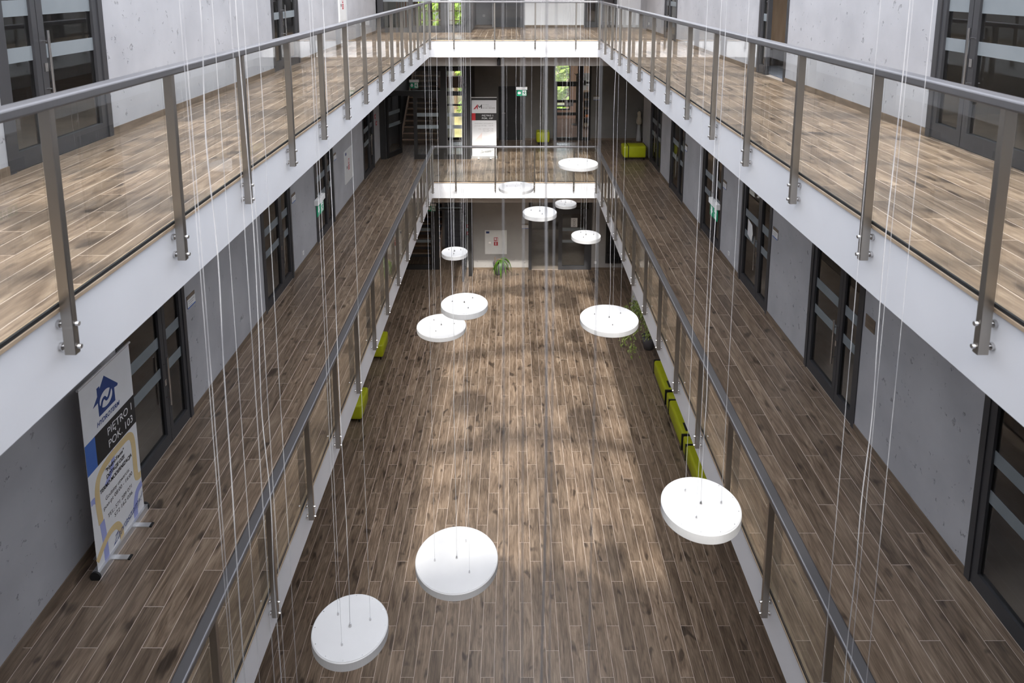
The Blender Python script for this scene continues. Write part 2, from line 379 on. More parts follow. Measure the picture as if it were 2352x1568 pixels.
plank_floor('floor', 'ground floor of dark brown wood-look planks with sun patches, at the bottom of the atrium',
            [(WL, WR, 6.0, 22.5), (WL, -1.35, 22.5, 24.5)], Z0, 2.62, 9.19, lambda x, y: y > 7.9 and abs(x) < 4.0 + 0 * y,
            [(OL, OR, YB, 24.62, -0.3, Z0 + 0.0025), (OL, -2.5, 24.62, 29.0, -0.3, Z0 + 0.0025), (-1.47, 4.4, 24.62, 28.5, -0.3, Z0 + 0.0025)])
for nm, wd, z, x0, y0 in (('lower', 'first floor', Z1, 3.22, 6.017), ('upper', 'second floor', Z2, 3.25, 6.2)):
    ymin = 4.6 if nm == 'lower' else 1.4
    zs = (z - 0.46, z + 0.0025)
    plank_floor('floor_left_' + nm, wd + ' gallery floor of brown wood-look planks along the wall of the banner side' if nm == 'lower' else wd + ' gallery floor of sunlit wood-look planks above the white fascia, banner side',
                [(WL, XL, -2.0, 24.0)], z, -3.825 if nm == 'lower' else -3.79, 5.152, lambda x, y: y > ymin,
                [(OL, XL - 0.03, YB, 24.0, *zs)])
    plank_floor('floor_right_' + nm, wd + (' gallery floor of brown wood-look planks along the lime bench side' if nm == 'lower' else ' gallery floor of sunlit wood-look planks opposite the open office door'),
                [(XR, WR, -2.0, 24.5)] + ([(WR, 5.2, 22.83, 24.5)] if nm == 'lower' else []), z, x0, y0, lambda x, y: y > ymin,
                [(XR + 0.03, OR, YB, 24.62, *zs)])
    plank_floor('floor_end_' + nm, wd + ' landing floor of wood-look planks across the far end of the atrium',
                [(XL, XR, YE, 24.5)], z, x0, y0, lambda x, y: True,
                [(XL - 0.03, XR + 0.03, YE + 0.03, 24.5, *zs), (-1.35, 4.6, 24.62, 28.7, *zs), (-1.35, XR + 0.03, 24.5, 24.62, *zs)])
    # white edge beams with a wooden nosing strip
    for side in (-1, 1):
        xf = XL if side < 0 else XR
        a, b = sorted((xf, xf + side * 0.035))
        t = ob('trim_%d' % (1 + (nm == 'upper') * 3 + (side > 0)), bx(a, b, YB, YE + 0.035, z - 0.485, z - 0.022), 'white_paint')
        tag(t, 'white painted edge beam of the %s gallery, %s side' % (wd, 'banner' if side < 0 else 'lime bench'), 'edge beam', None, 'structure')
        a, b = sorted((xf - side * 0.022, xf + side * 0.035))
        ob('nosing', rbox(a, b, YB, YE, z - 0.022, z + 0.006, 0.004, 1), 'nosing_wood', t)
    t = ob('trim_%d' % (3 + (nm == 'upper') * 3), bx(XL, XR, YE, YE + 0.035, z - 0.485, z - 0.022), 'white_paint')
    tag(t, 'white painted edge beam across the far end of the %s' % wd, 'edge beam', None, 'structure')
    ob('nosing', rbox(XL, XR, YE - 0.022, YE + 0.035, z - 0.022, z + 0.006, 0.004, 1), 'nosing_wood', t)
    # near end slab behind the viewer
    n_ = ob('floor_near_' + nm, bx(XL - 0.03, XR + 0.03, YB, -1.2, z - 0.46, z), 'grout'); tag(n_, '%s slab at the near end behind the viewer' % wd, 'floor', None, 'structure')
    # suspended ceiling below the slab
    c = z - 0.80
    for k, (x0_, x1_, y0_, y1_) in enumerate(((OL, XL - 0.40, YB, 24.0), (XR + 0.40, OR, YB, 24.62), (XL - 0.40, XR + 0.40, YE + 0.55, 24.5), (-1.35, 4.6, 24.62, 28.7))):
        cz = ob('ceiling_%s_%s' % (nm, 'abcd'[k]) if False else 'ceiling', bx(x0_, x1_, y0_, y1_, c, z - 0.46), 'beige_paint')
        tag(cz, 'beige dropped ceiling under the %s %s' % (wd, ('banner side gallery', 'bench side gallery', 'far landing', 'far rooms')[k]), 'ceiling', None, 'structure')

# ------------------------------------------------------------------ glazed doors in the long walls
door_no = [0]
def side_door(side, z, ya, yb, side_at, label, split=0.64, opened=False, hh=2.55, parts=None):
    """door unit with one wide leaf and one narrow fixed light; side_at 'near'/'far' says where the fixed light is"""
    door_no[0] += 1
    w = WL if side < 0 else WR
    s = side                                   # outward from the void
    d = empty('door_%d' % door_no[0], (w, (ya + yb) / 2, z), label, 'door', None, 'structure')
    def B(name, m, y0, y1, z0, z1, d0, d1, parent):
        xa, xb = sorted((w + s * d0, w + s * d1)); return ob(name, bx(xa, xb, y0, y1, z + z0, z + z1), m, parent)
    f = 0.075
    B('jamb', 'anthracite', ya, ya + f, 0, hh, -0.012, 0.10, d); B('jamb', 'anthracite', yb - f, yb, 0, hh, -0.012, 0.10, d)
    B('head', 'anthracite', ya + f, yb - f, hh - f, hh, -0.012, 0.10, d)
    wy = (yb - ya - 2 * f) * split
    if side_at == 'far': l0, l1, s0, s1 = ya + f, ya + f + wy, ya + f + wy, yb - f
    else: l0, l1, s0, s1 = yb - f - wy, yb - f, ya + f, yb - f - wy
    def leaf(name, y0, y1, handle_y=None, stile=0.085):
        L = empty_part(name, d, (w, (y0 + y1) / 2, z))
        top = hh - f
        B('stile', 'anthracite', y0 + 0.004, y0 + stile, 0.01, top, 0.0, 0.07, L); B('stile', 'anthracite', y1 - stile, y1 - 0.004, 0.01, top, 0.0, 0.07, L)
        B('rail', 'anthracite', y0 + stile, y1 - stile, 0.01, 0.17, 0.0, 0.07, L); B('rail', 'anthracite', y0 + stile, y1 - stile, top - 0.09, top, 0.0, 0.07, L)
        B('pane', 'door_glass', y0 + stile, y1 - stile, 0.17, top - 0.09, 0.030, 0.042, L)
        for q0, q1 in ((0.94, 1.07), (1.34, 1.48)): B('frosted_band', 'frosted', y0 + stile, y1 - stile, q0, q1, 0.024, 0.030, L)
        if handle_y is not None:
            hx = w - s * 0.055
            bm = bmesh.new(); cyl(bm, (hx, handle_y, z + 0.56), (hx, handle_y, z + 1.20), 0.013)
            for hz in (0.66, 1.10): cyl(bm, (hx, handle_y, z + hz), (w + s * 0.003, handle_y + (0.0), z + hz), 0.008)
            ob('handle', bm, 'chrome', L, smooth=False)
            B('lock', 'chrome', handle_y - 0.02, handle_y + 0.02, 0.98 - 0.16, 0.98 - 0.08, -0.012, 0.0, L)
        return L
    if not opened:
        hy = (l1 - 0.05) if side_at == 'far' else (l0 + 0.05)
        leaf('leaf', l0, l1, hy)
    leaf('side_light', s0, s1, None, 0.07)
    return d
def empty_part(name, parent, wloc):
    o = bpy.data.objects.new(name, None); o.empty_display_size = 0.1
    return link(o, parent, wloc)

DOORS = {(-1, 1): [(6.89, 8.44, 'far', 'dark framed glass door behind the printed roll-up banner, first floor'),
                   (11.21, 12.79, 'far', 'dark framed glass door halfway along the first floor banner side wall'),
                   (14.42, 15.97, 'far', 'dark framed glass door behind the hanging exit sign, first floor banner side'),
                   (19.29, 20.86, 'far', 'dark framed glass door past the white hydrant cabinet, first floor')],
         (1, 1): [(4.35, 5.90, 'near', 'dark framed glass door nearest on the first floor, cut by the frame edge'),
                  (8.12, 9.66, 'near', 'dark framed glass door beside the brown wooden plate, first floor'),
                  (11.22, 12.75, 'near', 'dark framed glass door with a white notice sheet on its pane'),
                  (13.98, 15.52, 'near', 'dark framed glass door behind the hanging exit sign, first floor bench side'),
                  (17.21, 18.76, 'near', 'dark framed glass door second from the lime bench, first floor'),
                  (19.98, 21.57, 'near', 'dark framed glass door right beside the lime bench, first floor')],
         (-1, 2): [(5.68, 7.23, 'near', 'dark framed glass door nearest on the second floor, banner side'),
                   (12.31, 13.86, 'near', 'dark framed glass door with a tall bar handle, second floor banner side')],
         (1, 2): [(5.65, 7.22, 'far', 'dark framed glass door nearest on the second floor, bench side'),
                  (11.09, 12.41, 'far', 'dark framed glass door standing open to a wood panelled office'),
                  (18.61, 20.13, 'far', 'dark framed glass door with green leaves showing through, second floor')],
         (-1, 0): [], (1, 0): []}
HH = 2.55
for (s, lv), ds in DOORS.items():
    z = (Z0, Z1, Z2)[lv]; top = (Z1 - 0.7, Z2 - 0.7, 11.7)[lv]
    w = WL if s < 0 else WR
    yend = 21.8 if s < 0 else 24.5
    if lv == 0: yend = 22.5
    if lv == 1 and s > 0: yend = 22.83
    if lv == 2: yend = 22.0 if s < 0 else 22.83
    xa, xb = sorted((w, w + s * 0.12))
    bm = bmesh.new(); y = YB
    for (a, b, *_r) in sorted(ds):
        box(bm, xa, xb, y, a, z, top); box(bm, xa, xb, a, b, z + HH, top); y = b
    box(bm, xa, xb, y, yend, z, top)
    nm = ('ground', 'lower', 'upper')[lv]; sd = 'left' if s < 0 else 'right'
    wall = ob('wall_%s_%s' % (sd, nm), bm, 'plaster')
    tag(wall, 'grey concrete-look plaster wall of the %s, %s side' % (('ground floor', 'first floor gallery', 'second floor gallery')[lv], 'banner' if s < 0 else 'lime bench'), 'wall', None, 'structure')
    y = YB
    for (a, b) in [(q[0], q[1]) for q in sorted(ds)] + [(yend, yend)]:
        x0_, x1_ = sorted((w, w - s * 0.012))
        if a - y > 0.05: ob('baseboard', bx(x0_, x1_, y, a, z, z + 0.085), 'baseboard_wood', wall)
        y = b
    for (a, b, sa, lab) in ds:
        side_door(s, z, a, b, sa, lab, split=0.64 if lv == 1 else (0.66 if b - a > 1.4 else 0.70), opened='standing open' in lab)

# ------------------------------------------------------------------ outer shell, attic and glazed roof
def wallbox(name, label, boxes, m='plaster'):
    bm = bmesh.new()
    for b in boxes: box(bm, *b)
    return tag(ob(name, bm, m), label, 'wall', None, 'structure')
wallbox('wall_outer_left', 'outer wall beyond the banner side offices', [(OL - 0.3, OL, YB, 24.0, -0.3, 13.0)])
wb_ = []
for (za, zb) in ((-0.3, Z2 + 0.5), (Z2 + 2.4, 13.0)): wb_.append((OR, OR + 0.3, YB, 24.62, za, zb))
y = YB
for (a, b) in ((11.2, 13.6), (19.0, 22.5)): wb_.append((OR, OR + 0.3, y, a, Z2 + 0.5, Z2 + 2.4)); y = b
wb_.append((OR, OR + 0.3, y, 24.62, Z2 + 0.5, Z2 + 2.4))
wb_ += [(4.6, OR + 0.3, 24.62, 24.8, -0.3, 13.0), (4.4, 4.6, 24.62, 28.7, -0.3, Z1 + 0.8), (4.4, 4.6, 24.62, 28.7, Z1 + 2.9, 13.0), (4.4, 4.6, 24.62, 25.0, Z1 + 0.8, Z1 + 2.9), (4.4, 4.6, 28.2, 28.7, Z1 + 0.8, Z1 + 2.9)]  # end of the building stepped in so the added window lights the far office
wallbox('wall_outer_right', 'outer wall beyond the bench side offices', wb_)
for k, (a, b) in enumerate(((11.2, 13.6), (19.0, 22.5))):
    wdw = empty('window_%d' % (k + 1), (OR + 0.15, (a + b) / 2, Z2 + 0.5), 'office window in the outer wall, second floor, %s' % ('added to light the room behind the open door' if k == 0 else 'behind the far glass door'), 'window', None, 'structure')  # the first of the two is added to light its room
    ob('pane', bx(OR + 0.12, OR + 0.13, a, b, Z2 + 0.5, Z2 + 2.4), 'roof_glass', wdw)
    bm = bmesh.new()
    for yy in (a, (a + b) / 2 - 0.03, b - 0.06): box(bm, OR + 0.08, OR + 0.17, yy, yy + 0.06, Z2 + 0.5, Z2 + 2.4)
    ob('frame', bm, 'anthracite', wdw)
wdw = empty('window_8', (4.5, 26.6, Z1 + 0.8), 'added side window, out of view, that brightens the far first floor office', 'window', None, 'structure')  # unseen window, added to bring light into the office
ob('pane', bx(4.49, 4.50, 25.0, 28.2, Z1 + 0.8, Z1 + 2.9), 'roof_glass', wdw); ob('mullion', bx(4.45, 4.54, 26.57, 26.63, Z1 + 0.8, Z1 + 2.9), 'anthracite', wdw)
wallbox('wall_near', 'end wall behind the viewer', [(OL, OR, YB - 0.3, YB, -0.3, 13.0)])
# ceilings of the upper floor around the skylight
SL, SR = -4.12, 4.27          # the glazed roof spans both galleries
bm = bmesh.new()
for b in ((OL, SL, YB, 24.5, 11.7, 11.9), (OL, -2.5, 24.5, 30, 11.7, 11.9), (SR, OR, YB, 24.8, 11.7, 11.9), (SR, 4.6, 24.8, 28.7, 11.7, 11.9), (SL, -1.35, 20.3, 24.5, 11.7, 11.9), (-1.35, SR, 20.3, 28.7, 11.7, 11.9), (SL, SR, YB, -3.0, 11.7, 11.9)): box(bm, *b)
cl = ob('ceiling', bm, 'white_paint'); tag(cl, 'white ceiling around the glazed roof over the atrium', 'ceiling', None, 'structure')
bm = bmesh.new()
for b in ((SL - 0.12, SL, -3.0, 20.3, 11.9, 12.2), (SR, SR + 0.12, -3.0, 20.3, 11.9, 12.2), (SL - 0.12, SR + 0.12, -3.12, -3.0, 11.9, 13.3), (SL - 0.12, SR + 0.12, 20.3, 20.42, 11.9, 13.3)): box(bm, *b)
ob('upstand', bm, 'white_paint', cl)
roof = empty('roof_skylight', (0.075, 8, 12.2), 'glazed gable roof with white ribs above the atrium', 'skylight', None, 'structure')
XC = 0.075; hw = 4.25; ze, zr = 12.2, 13.4
def rib(y0, y1, dz):
    bm = bmesh.new()
    for s in (-1, 1):
        vs = []
        for y in (y0, y1):
            for (x, z) in ((XC + s * hw, ze), (XC, zr), (XC, zr - dz), (XC + s * hw, ze - dz)): vs.append(bm.verts.new((x, y, z)))
        for f in ((0, 1, 2, 3), (7, 6, 5, 4), (0, 4, 5, 1), (1, 5, 6, 2), (2, 6, 7, 3), (3, 7, 4, 0)): bm.faces.new([vs[i] for i in f])
    bmesh.ops.recalc_face_normals(bm, faces=bm.faces)
    return bm
y = -3.0; k = 0
ys = []
while y < 20.3:
    ys.append(y)
    wide = 0.26 if k % 3 == 0 else 0.10
    ob('rib', rib(y, y + wide, 0.24 if k % 3 == 0 else 0.10), 'white_paint', roof)
    y += 1.22; k += 1
ob('ridge_beam', bx(XC - 0.09, XC + 0.09, -3.0, 20.3, zr - 0.28, zr), 'white_paint', roof)
for s in (-1, 1):
    for q in (0.29, 0.60):
        x = XC + s * hw * q; z = zr + (ze - zr) * q
        ob('purlin', bx(x - 0.035, x + 0.035, -3.0, 20.3, z - 0.10, z - 0.0), 'white_paint', roof)
    bm = bmesh.new()
    a = [bm.verts.new(p) for p in ((XC, -3.0, zr + 0.01), (XC + s * hw, -3.0, ze + 0.01), (XC + s * hw, 20.3, ze + 0.01), (XC, 20.3, zr + 0.01))]
    b = [bm.verts.new(v.co + Vector((0, 0, 0.012))) for v in a]
    bm.faces.new(a); bm.faces.new(b[::-1])
    for i in range(4): bm.faces.new((a[i], a[(i + 1) % 4], b[(i + 1) % 4], b[i]))
    bmesh.ops.recalc_face_normals(bm, faces=bm.faces)
    ob('roof_pane', bm, 'roof_glass', roof)

# ------------------------------------------------------------------ railings
post_y = [3.28 + 1.205 * k for k in range(-2, 14)]
bm = bmesh.new(); cyl(bm, (-0.042, 0, 0), (0.052, 0, 0), 0.009, seg=10); cyl(bm, (0.044, 0, 0), (0.060, 0, 0), 0.021, seg=14); cyl(bm, (-0.050, 0, 0), (-0.036, 0, 0), 0.012, 0.014, seg=10)
bolt_right = mesh_of('bolt', bm, 'chrome')
bm = bmesh.new(); cyl(bm, (0.042, 0, 0), (-0.052, 0, 0), 0.009, seg=10); cyl(bm, (-0.044, 0, 0), (-0.060, 0, 0), 0.021, seg=14); cyl(bm, (0.050, 0, 0), (0.036, 0, 0), 0.012, 0.014, seg=10)
bolt_left = mesh_of('bolt', bm, 'chrome')
bm = bmesh.new(); cyl(bm, (0, -0.042, 0), (0, 0.052, 0), 0.009, seg=10); cyl(bm, (0, 0.044, 0), (0, 0.060, 0), 0.021, seg=14); cyl(bm, (0, -0.050, 0), (0, -0.036, 0), 0.012, 0.014, seg=10)
bolt_end = mesh_of('bolt', bm, 'chrome')
post_side = mesh_of('post', rbox(-0.030, 0.030, -0.020, 0.020, -0.25, 1.040, 0.003, 1), 'steel')
post_end = mesh_of('post', rbox(-0.020, 0.020, -0.030, 0.030, -0.25, 1.040, 0.003, 1), 'steel')
for nm, z, wd in (('lower', Z1, 'first floor'), ('upper', Z2, 'second floor')):
    for s in (-1, 1):
        xf = XL if s < 0 else XR
        xp = xf - s * 0.062
        r = empty('railing', (xp, 10, z), 'steel post and glass railing along the %s gallery, %s side' % (wd, 'banner' if s < 0 else 'lime bench'), 'railing', 'atrium railings')
        for yy in post_y:
            p = inst('post', post_side, r, (xp, yy, z))
            for hz in (-0.21, -0.085): inst('bolt', bolt_right if s > 0 else bolt_left, p, (xp, yy, z + hz))
        hb = rbox(xp - 0.050, xp + 0.050, -0.4, YE - 0.1135, z + 1.034, z + 1.092, 0.013, 3)
        ob('handrail', hb, 'rail_steel', r)
        gx0, gx1 = sorted((xf - s * 0.018, xf - s * 0.008))
        gy = [post_y[0] - 1.2] + post_y + [YE - 0.115]
        for a, b in zip(gy, gy[1:]):
            ob('glass_panel', bx(gx0, gx1, a + 0.004, b - 0.004, z + 0.012, z + 1.040), 'glass', r)
        gx0, gx1 = sorted((xf - s * 0.019, xf - s * 0.004))
        ob('rubber_seal', bx(gx0, gx1, gy[0], YE - 0.115, z + 0.006, z + 0.026), 'rubber', r)
    yp = YE - 0.062
    r = empty('railing', (0.075, yp, z), 'steel post and glass railing across the far end of the %s' % wd, 'railing', 'atrium railings')
    ex = [XL + 0.012, -1.625, -0.485, 0.648, 1.785, XR - 0.012]
    for x in ex[1:-1]:
        p = inst('post', post_end, r, (x, yp, z))
        for hz in (-0.21, -0.085): inst('bolt', bolt_end, p, (x, yp, z + hz))
    ob('handrail', rbox(XL + 0.012, XR - 0.012, yp - 0.05, yp + 0.05, z + 1.0345, z + 1.0925, 0.013, 3), 'rail_steel', r)
    for a, b in zip(ex, ex[1:]):
        ob('glass_panel', bx(a + 0.004, b - 0.004, YE - 0.018, YE - 0.008, z + 0.012, z + 1.040), 'glass', r)
    ob('rubber_seal', bx(ex[0], ex[-1], YE - 0.019, YE - 0.004, z + 0.006, z + 0.026), 'rubber', r)

# ------------------------------------------------------------------ far end: shell
wallbox('wall_stair_left', 'side wall of the stairwell, banner side', [(WL - 0.12, WL, 21.8, 29.2, -0.3, 11.7), (OL, WL, 24.0, 24.2, -0.3, 11.7)])
wallbox('wall_stair_back', 'back wall of the stairwell', [(WL, -2.5, 29.0, 29.2, -0.3, Z1 + 3.0), (WL, -2.5, 29.0, 29.2, Z1 + 5.5, 11.7), (WL, -4.0, 29.0, 29.2, Z1 + 3.0, Z1 + 5.5), (-2.8, -2.5, 29.0, 29.2, Z1 + 3.0, Z1 + 5.5)], 'beige_paint')
wn_ = empty('window_7', (-3.4, 29.1, Z1 + 3.0), 'added high window, out of view, that lights the stairwell', 'window', None, 'structure')  # unseen opening added to brighten the stairs
ob('pane', bx(-4.0, -2.8, 29.09, 29.10, Z1 + 3.0, Z1 + 5.5), 'roof_glass', wn_); ob('mullion', bx(-3.43, -3.37, 29.05, 29.15, Z1 + 3.0, Z1 + 5.5), 'anthracite_dark', wn_)
wallbox('wall_stair_right', 'wall between the stairwell and the garden', [(-2.62, -2.5, 24.6, 29.0, -0.3, 11.7)], 'beige_paint')
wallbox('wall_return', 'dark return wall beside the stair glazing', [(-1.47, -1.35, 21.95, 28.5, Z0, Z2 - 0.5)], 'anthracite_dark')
wallbox('wall_return_upper', 'pale return wall beside the upper stair glazing', [(-1.47, -1.35, 22.1, 28.5, Z2, 11.7)], 'plaster')
# outermost end wall with the office window
wx0, wx1, wz0, wz1 = 1.72, 2.46, Z1 + 0.36, Z1 + 2.95
wallbox('wall_end_outer', 'outer wall at the far end of the building', [(-1.47, wx0, 28.5, 28.7, -0.3, 13), (wx1, 4.4, 28.5, 28.7, -0.3, 13), (wx0, wx1, 28.5, 28.7, -0.3, wz0), (wx0, wx1, 28.5, 28.7, wz1, 13)], 'pink_wall')
wn_ = empty('window_3', ((wx0 + wx1) / 2, 28.6, wz0), 'office window with a half open venetian blind and green garden behind', 'window', None, 'structure')
bm = bmesh.new()
for b in ((wx0, wx0 + 0.05, wz0, wz1), (wx1 - 0.05, wx1, wz0, wz1), (wx0 + 0.05, wx1 - 0.05, wz0, wz0 + 0.06), (wx0 + 0.05, wx1 - 0.05, wz1 - 0.06, wz1), (wx0 + 0.05, wx1 - 0.05, wz0 + 0.14, wz0 + 0.20)): box(bm, b[0], b[1], 28.55, 28.62, b[2], b[3])
ob('frame', bm, 'anthracite_dark', wn_); ob('pane', bx(wx0 + 0.05, wx1 - 0.05, 28.58, 28.588, wz0 + 0.06, wz1 - 0.06), 'roof_glass', wn_)
bm = bmesh.new(); zz = wz0 + 0.24
while zz < wz1 - 0.08:
    vs = [bm.verts.new(p) for p in ((wx0 + 0.05, 28.44, zz), (wx1 - 0.05, 28.44, zz), (wx1 - 0.05, 28.485, zz + 0.012), (wx0 + 0.05, 28.485, zz + 0.012), (wx0 + 0.05, 28.44, zz + 0.003), (wx1 - 0.05, 28.44, zz + 0.003), (wx1 - 0.05, 28.485, zz + 0.015), (wx0 + 0.05, 28.485, zz + 0.015))]
    for f in FACES: bm.faces.new([vs[i] for i in f])
    zz += 0.052
o = ob('blind_slats', bm, 'blind', wn_); o['kind'] = 'stuff'

# first floor back wall (Y = 24.5)
za, zb = Z1, Z2 - 0.7
w1 = wallbox('wall_end_lower', 'end wall of the first floor landing, its shade put into the dark grey plaster', [(-1.35, -0.49, 24.5, 24.62, za, zb), (-0.49, 0.47, 24.5, 24.62, za + 2.0, zb), (0.47, 1.50, 24.5, 24.62, za, zb), (2.86, 5.3, 24.5, 24.62, za, zb), (1.50, 2.86, 24.5, 24.62, za + 3.0, zb)], 'plaster_shaded')
for a, b in ((-1.35, -0.49), (0.47, 1.50), (2.86, 5.2)): ob('baseboard', bx(a, b, 24.488, 24.5, za, za + 0.085), 'baseboard_wood', w1)
wallbox('wall_recess', 'walls of the recess at the far corner of the first floor gallery', [(WR + 0.12, 5.3, 22.71, 22.83, za, zb), (5.2, 5.3, 22.83, 24.5, za, zb)])
d = empty('door_20', (0, 24.5, za), 'plain dark flush door in the first floor end wall, behind the round lamps', 'door', None, 'structure')
ob('leaf', bx(-0.43, 0.41, 24.52, 24.56, za + 0.01, za + 1.95), 'anthracite_dark', d)
bm = bmesh.new(); box(bm, -0.49, -0.43, 24.49, 24.6, za, za + 2.0); box(bm, 0.41, 0.47, 24.49, 24.6, za, za + 2.0); box(bm, -0.43, 0.41, 24.49, 24.6, za + 1.95, za + 2.0)
ob('frame', bm, 'anthracite_dark', d)
h = bmesh.new(); cyl(h, (-0.36, 24.53, za + 1.02), (-0.36, 24.46, za + 1.02), 0.01); cyl(h, (-0.36, 24.465, za + 1.02), (-0.24, 24.465, za + 1.02), 0.01); ob('handle', h, 'chrome', d)

def yframe(parent, y, rects, m='anthracite', dep=0.08, name='frame_bar'):
    for (x0, x1, z0, z1) in rects: ob(name, bx(x0, x1, y, y + dep, z0, z1), m, parent)
def ypanes(parent, y, rects, m='door_glass', name='pane'):
    for (x0, x1, z0, z1) in rects: ob(name, bx(x0, x1, y + 0.035, y + 0.045, z0, z1), m, parent)
def ybands(parent, y, rects):
    for (x0, x1, z0, z1) in rects: ob('frosted_band', bx(x0, x1, y + 0.024, y + 0.034, z0, z1), 'frosted', parent)

d = empty('door_21', (2.2, 24.5, za), 'glazed office door with blinds and carpet behind, first floor end wall', 'door', None, 'structure')
yframe(d, 24.48, [(1.50, 1.56, za, za + 3.0), (2.80, 2.86, za, za + 3.0), (1.56, 2.80, za + 2.95, za + 3.0), (1.56, 2.38, za + 2.0, za + 2.17), (2.38, 2.58, za, za + 3.0 - 0.05), (2.58, 2.80, za + 2.10, za + 2.17), (1.56, 1.64, za, za + 2.0), (1.64, 2.38, za, za + 0.11), (2.58, 2.80, za, za + 0.11)], 'anthracite_dark')
ypanes(d, 24.48, [(1.64, 2.38, za + 0.11, za + 2.0), (2.58, 2.80, za + 0.11, za + 2.10), (1.56, 2.38, za + 2.17, za + 2.95), (2.58, 2.80, za + 2.17, za + 2.95)], 'glass')
yframe(d, 24.49, [(1.64, 2.38, za + 1.40, za + 1.50), (1.64, 2.38, za + 0.93, za + 1.04)], 'anthracite_dark', 0.03, 'dark_band')
n = ob('notice_sheet', bx(1.90, 2.22, 24.455, 24.465, za + 1.28, za + 1.52), 'print_grey'); tag(n, 'grey notice on the glazed office door with blinds behind', 'notice')
ob('print_block', bx(1.98, 2.19, 24.450, 24.455, za + 1.42, za + 1.51), 'print_black', n); ob('print_block', bx(1.98, 2.12, 24.450, 24.455, za + 1.31, za + 1.38), 'print_pale', n)
# office behind it
o = ob('carpet', bx(0.6, 4.4, 24.64, 28.48, za + 0.003, za + 0.012), 'carpet_brown'); tag(o, 'mottled brown carpet of the office behind the far glazed door', 'carpet', None, 'structure')
wallbox('wall_office', 'side walls of the far office', [(0.5, 0.6, 24.62, 28.5, za, zb), (5.3, OR, 24.5, 24.615, -0.29, 11.69), (WR + 0.12, 5.3, 24.5, 24.615, -0.29, za - 0.5), (WR + 0.12, 5.3, 24.5, 24.615, zb, 11.69)], 'pink_wall')
o = empty('coat_rack', (2.62, 27.2, za), 'dark coat stand inside the office behind the far glazed door', 'coat stand')
ob('pole', cylm((2.62, 27.2, za), (2.62, 27.2, za + 2.1), 0.05), 'anthracite_dark', o)
bm = bmesh.new(); cyl(bm, (2.62, 27.2, za), (2.62, 27.2, za + 0.03), 0.22, seg=20); ob('base', bm, 'anthracite_dark', o)
for k in range(3): ob('hook', cylm((2.62, 27.2, za + 2.0), (2.62 + 0.2 * math.cos(k * 2.1), 27.2 + 0.2 * math.sin(k * 2.1), za + 2.08), 0.012), 'anthracite_dark', o)
sh = empty('bookshelf', (3.05, 26.6, za), 'open wooden shelf with papers inside the far office', 'shelf')
for x in (2.78, 3.36): ob('side_panel', bx(x, x + 0.03, 26.4, 26.8, za + 0.012, za + 1.5), 'light_wood', sh)
for q in (0.1, 0.45, 0.80, 1.15, 1.47): ob('shelf_board', bx(2.81, 3.36, 26.4, 26.8, za + q, za + q + 0.025), 'light_wood', sh)
ob('back_panel', bx(2.81, 3.36, 26.78, 26.8, za + 0.13, za + 1.47), 'anthracite_dark', sh)
o = ob('toy_car', rbox(2.88, 3.18, 26.42, 26.6, za + 0.475, za + 0.56, 0.02), 'orange'); tag(o, 'bright orange object on the office shelf', 'box')
o = ob('paper_stack', rbox(2.85, 3.2, 26.45, 26.7, za + 0.125, za + 0.20, 0.01), 'cream_cloth'); tag(o, 'cream paper stack low on the office shelf', 'papers')
o = ob('wall_poster', bx(2.86, 3.25, 28.47, 28.485, za + 1.15, za + 1.95), 'print_grey'); tag(o, 'grey picture collage on the pink office wall', 'poster')
for k in range(7):
    a = 2.88 + 0.12 * (k % 3); b = za + 1.2 + 0.24 * (k // 3)
    ob('print_block', bx(a, a + 0.1, 28.462, 28.47, b, b + 0.2), ('print_black', 'print_pale', 'print_pink', 'print_navy')[k % 4], o)

# first floor stair partition (Y = 21.8)
d = empty('door_22', (-2.8, 21.8, za), 'tall dark framed glass partition with an open door to the stairs, first floor', 'glazed partition', None, 'structure')
P = 21.8
yframe(d, P, [(-4.30, -4.12, za, zb), (-3.19, -3.08, za, za + 2.11), (-2.30, -2.10, za, zb), (-1.62, -1.35, za, zb), (-4.12, -2.30, za + 2.11, za + 2.27), (-2.10, -1.62, za + 2.11, za + 2.25),
              (-4.12, -2.30, za + 2.91, za + 3.06), (-2.10, -1.62, za + 2.91, za + 3.06), (-3.08, -2.30, za, za + 0.16), (-2.38, -2.30, za + 0.16, za + 2.11), (-3.08, -2.38, za + 2.03, za + 2.11), (-2.10, -1.62, za, za + 0.16)], 'anthracite_dark')
ypanes(d, P, [(-3.08, -2.38, za + 0.16, za + 2.03), (-2.10, -1.62, za + 0.16, za + 2.11), (-4.12, -2.30, za + 2.27, za + 2.91), (-2.10, -1.62, za + 2.25, za + 2.91), (-4.12, -2.30, za + 3.06, zb), (-2.10, -1.62, za + 3.06, zb)])
ybands(d, P, [(-3.08, -2.38, za + 1.02, za + 1.14), (-3.08, -2.38, za + 1.42, za + 1.54), (-2.10, -1.62, za + 1.02, za + 1.14), (-2.10, -1.62, za + 1.42, za + 1.54)])
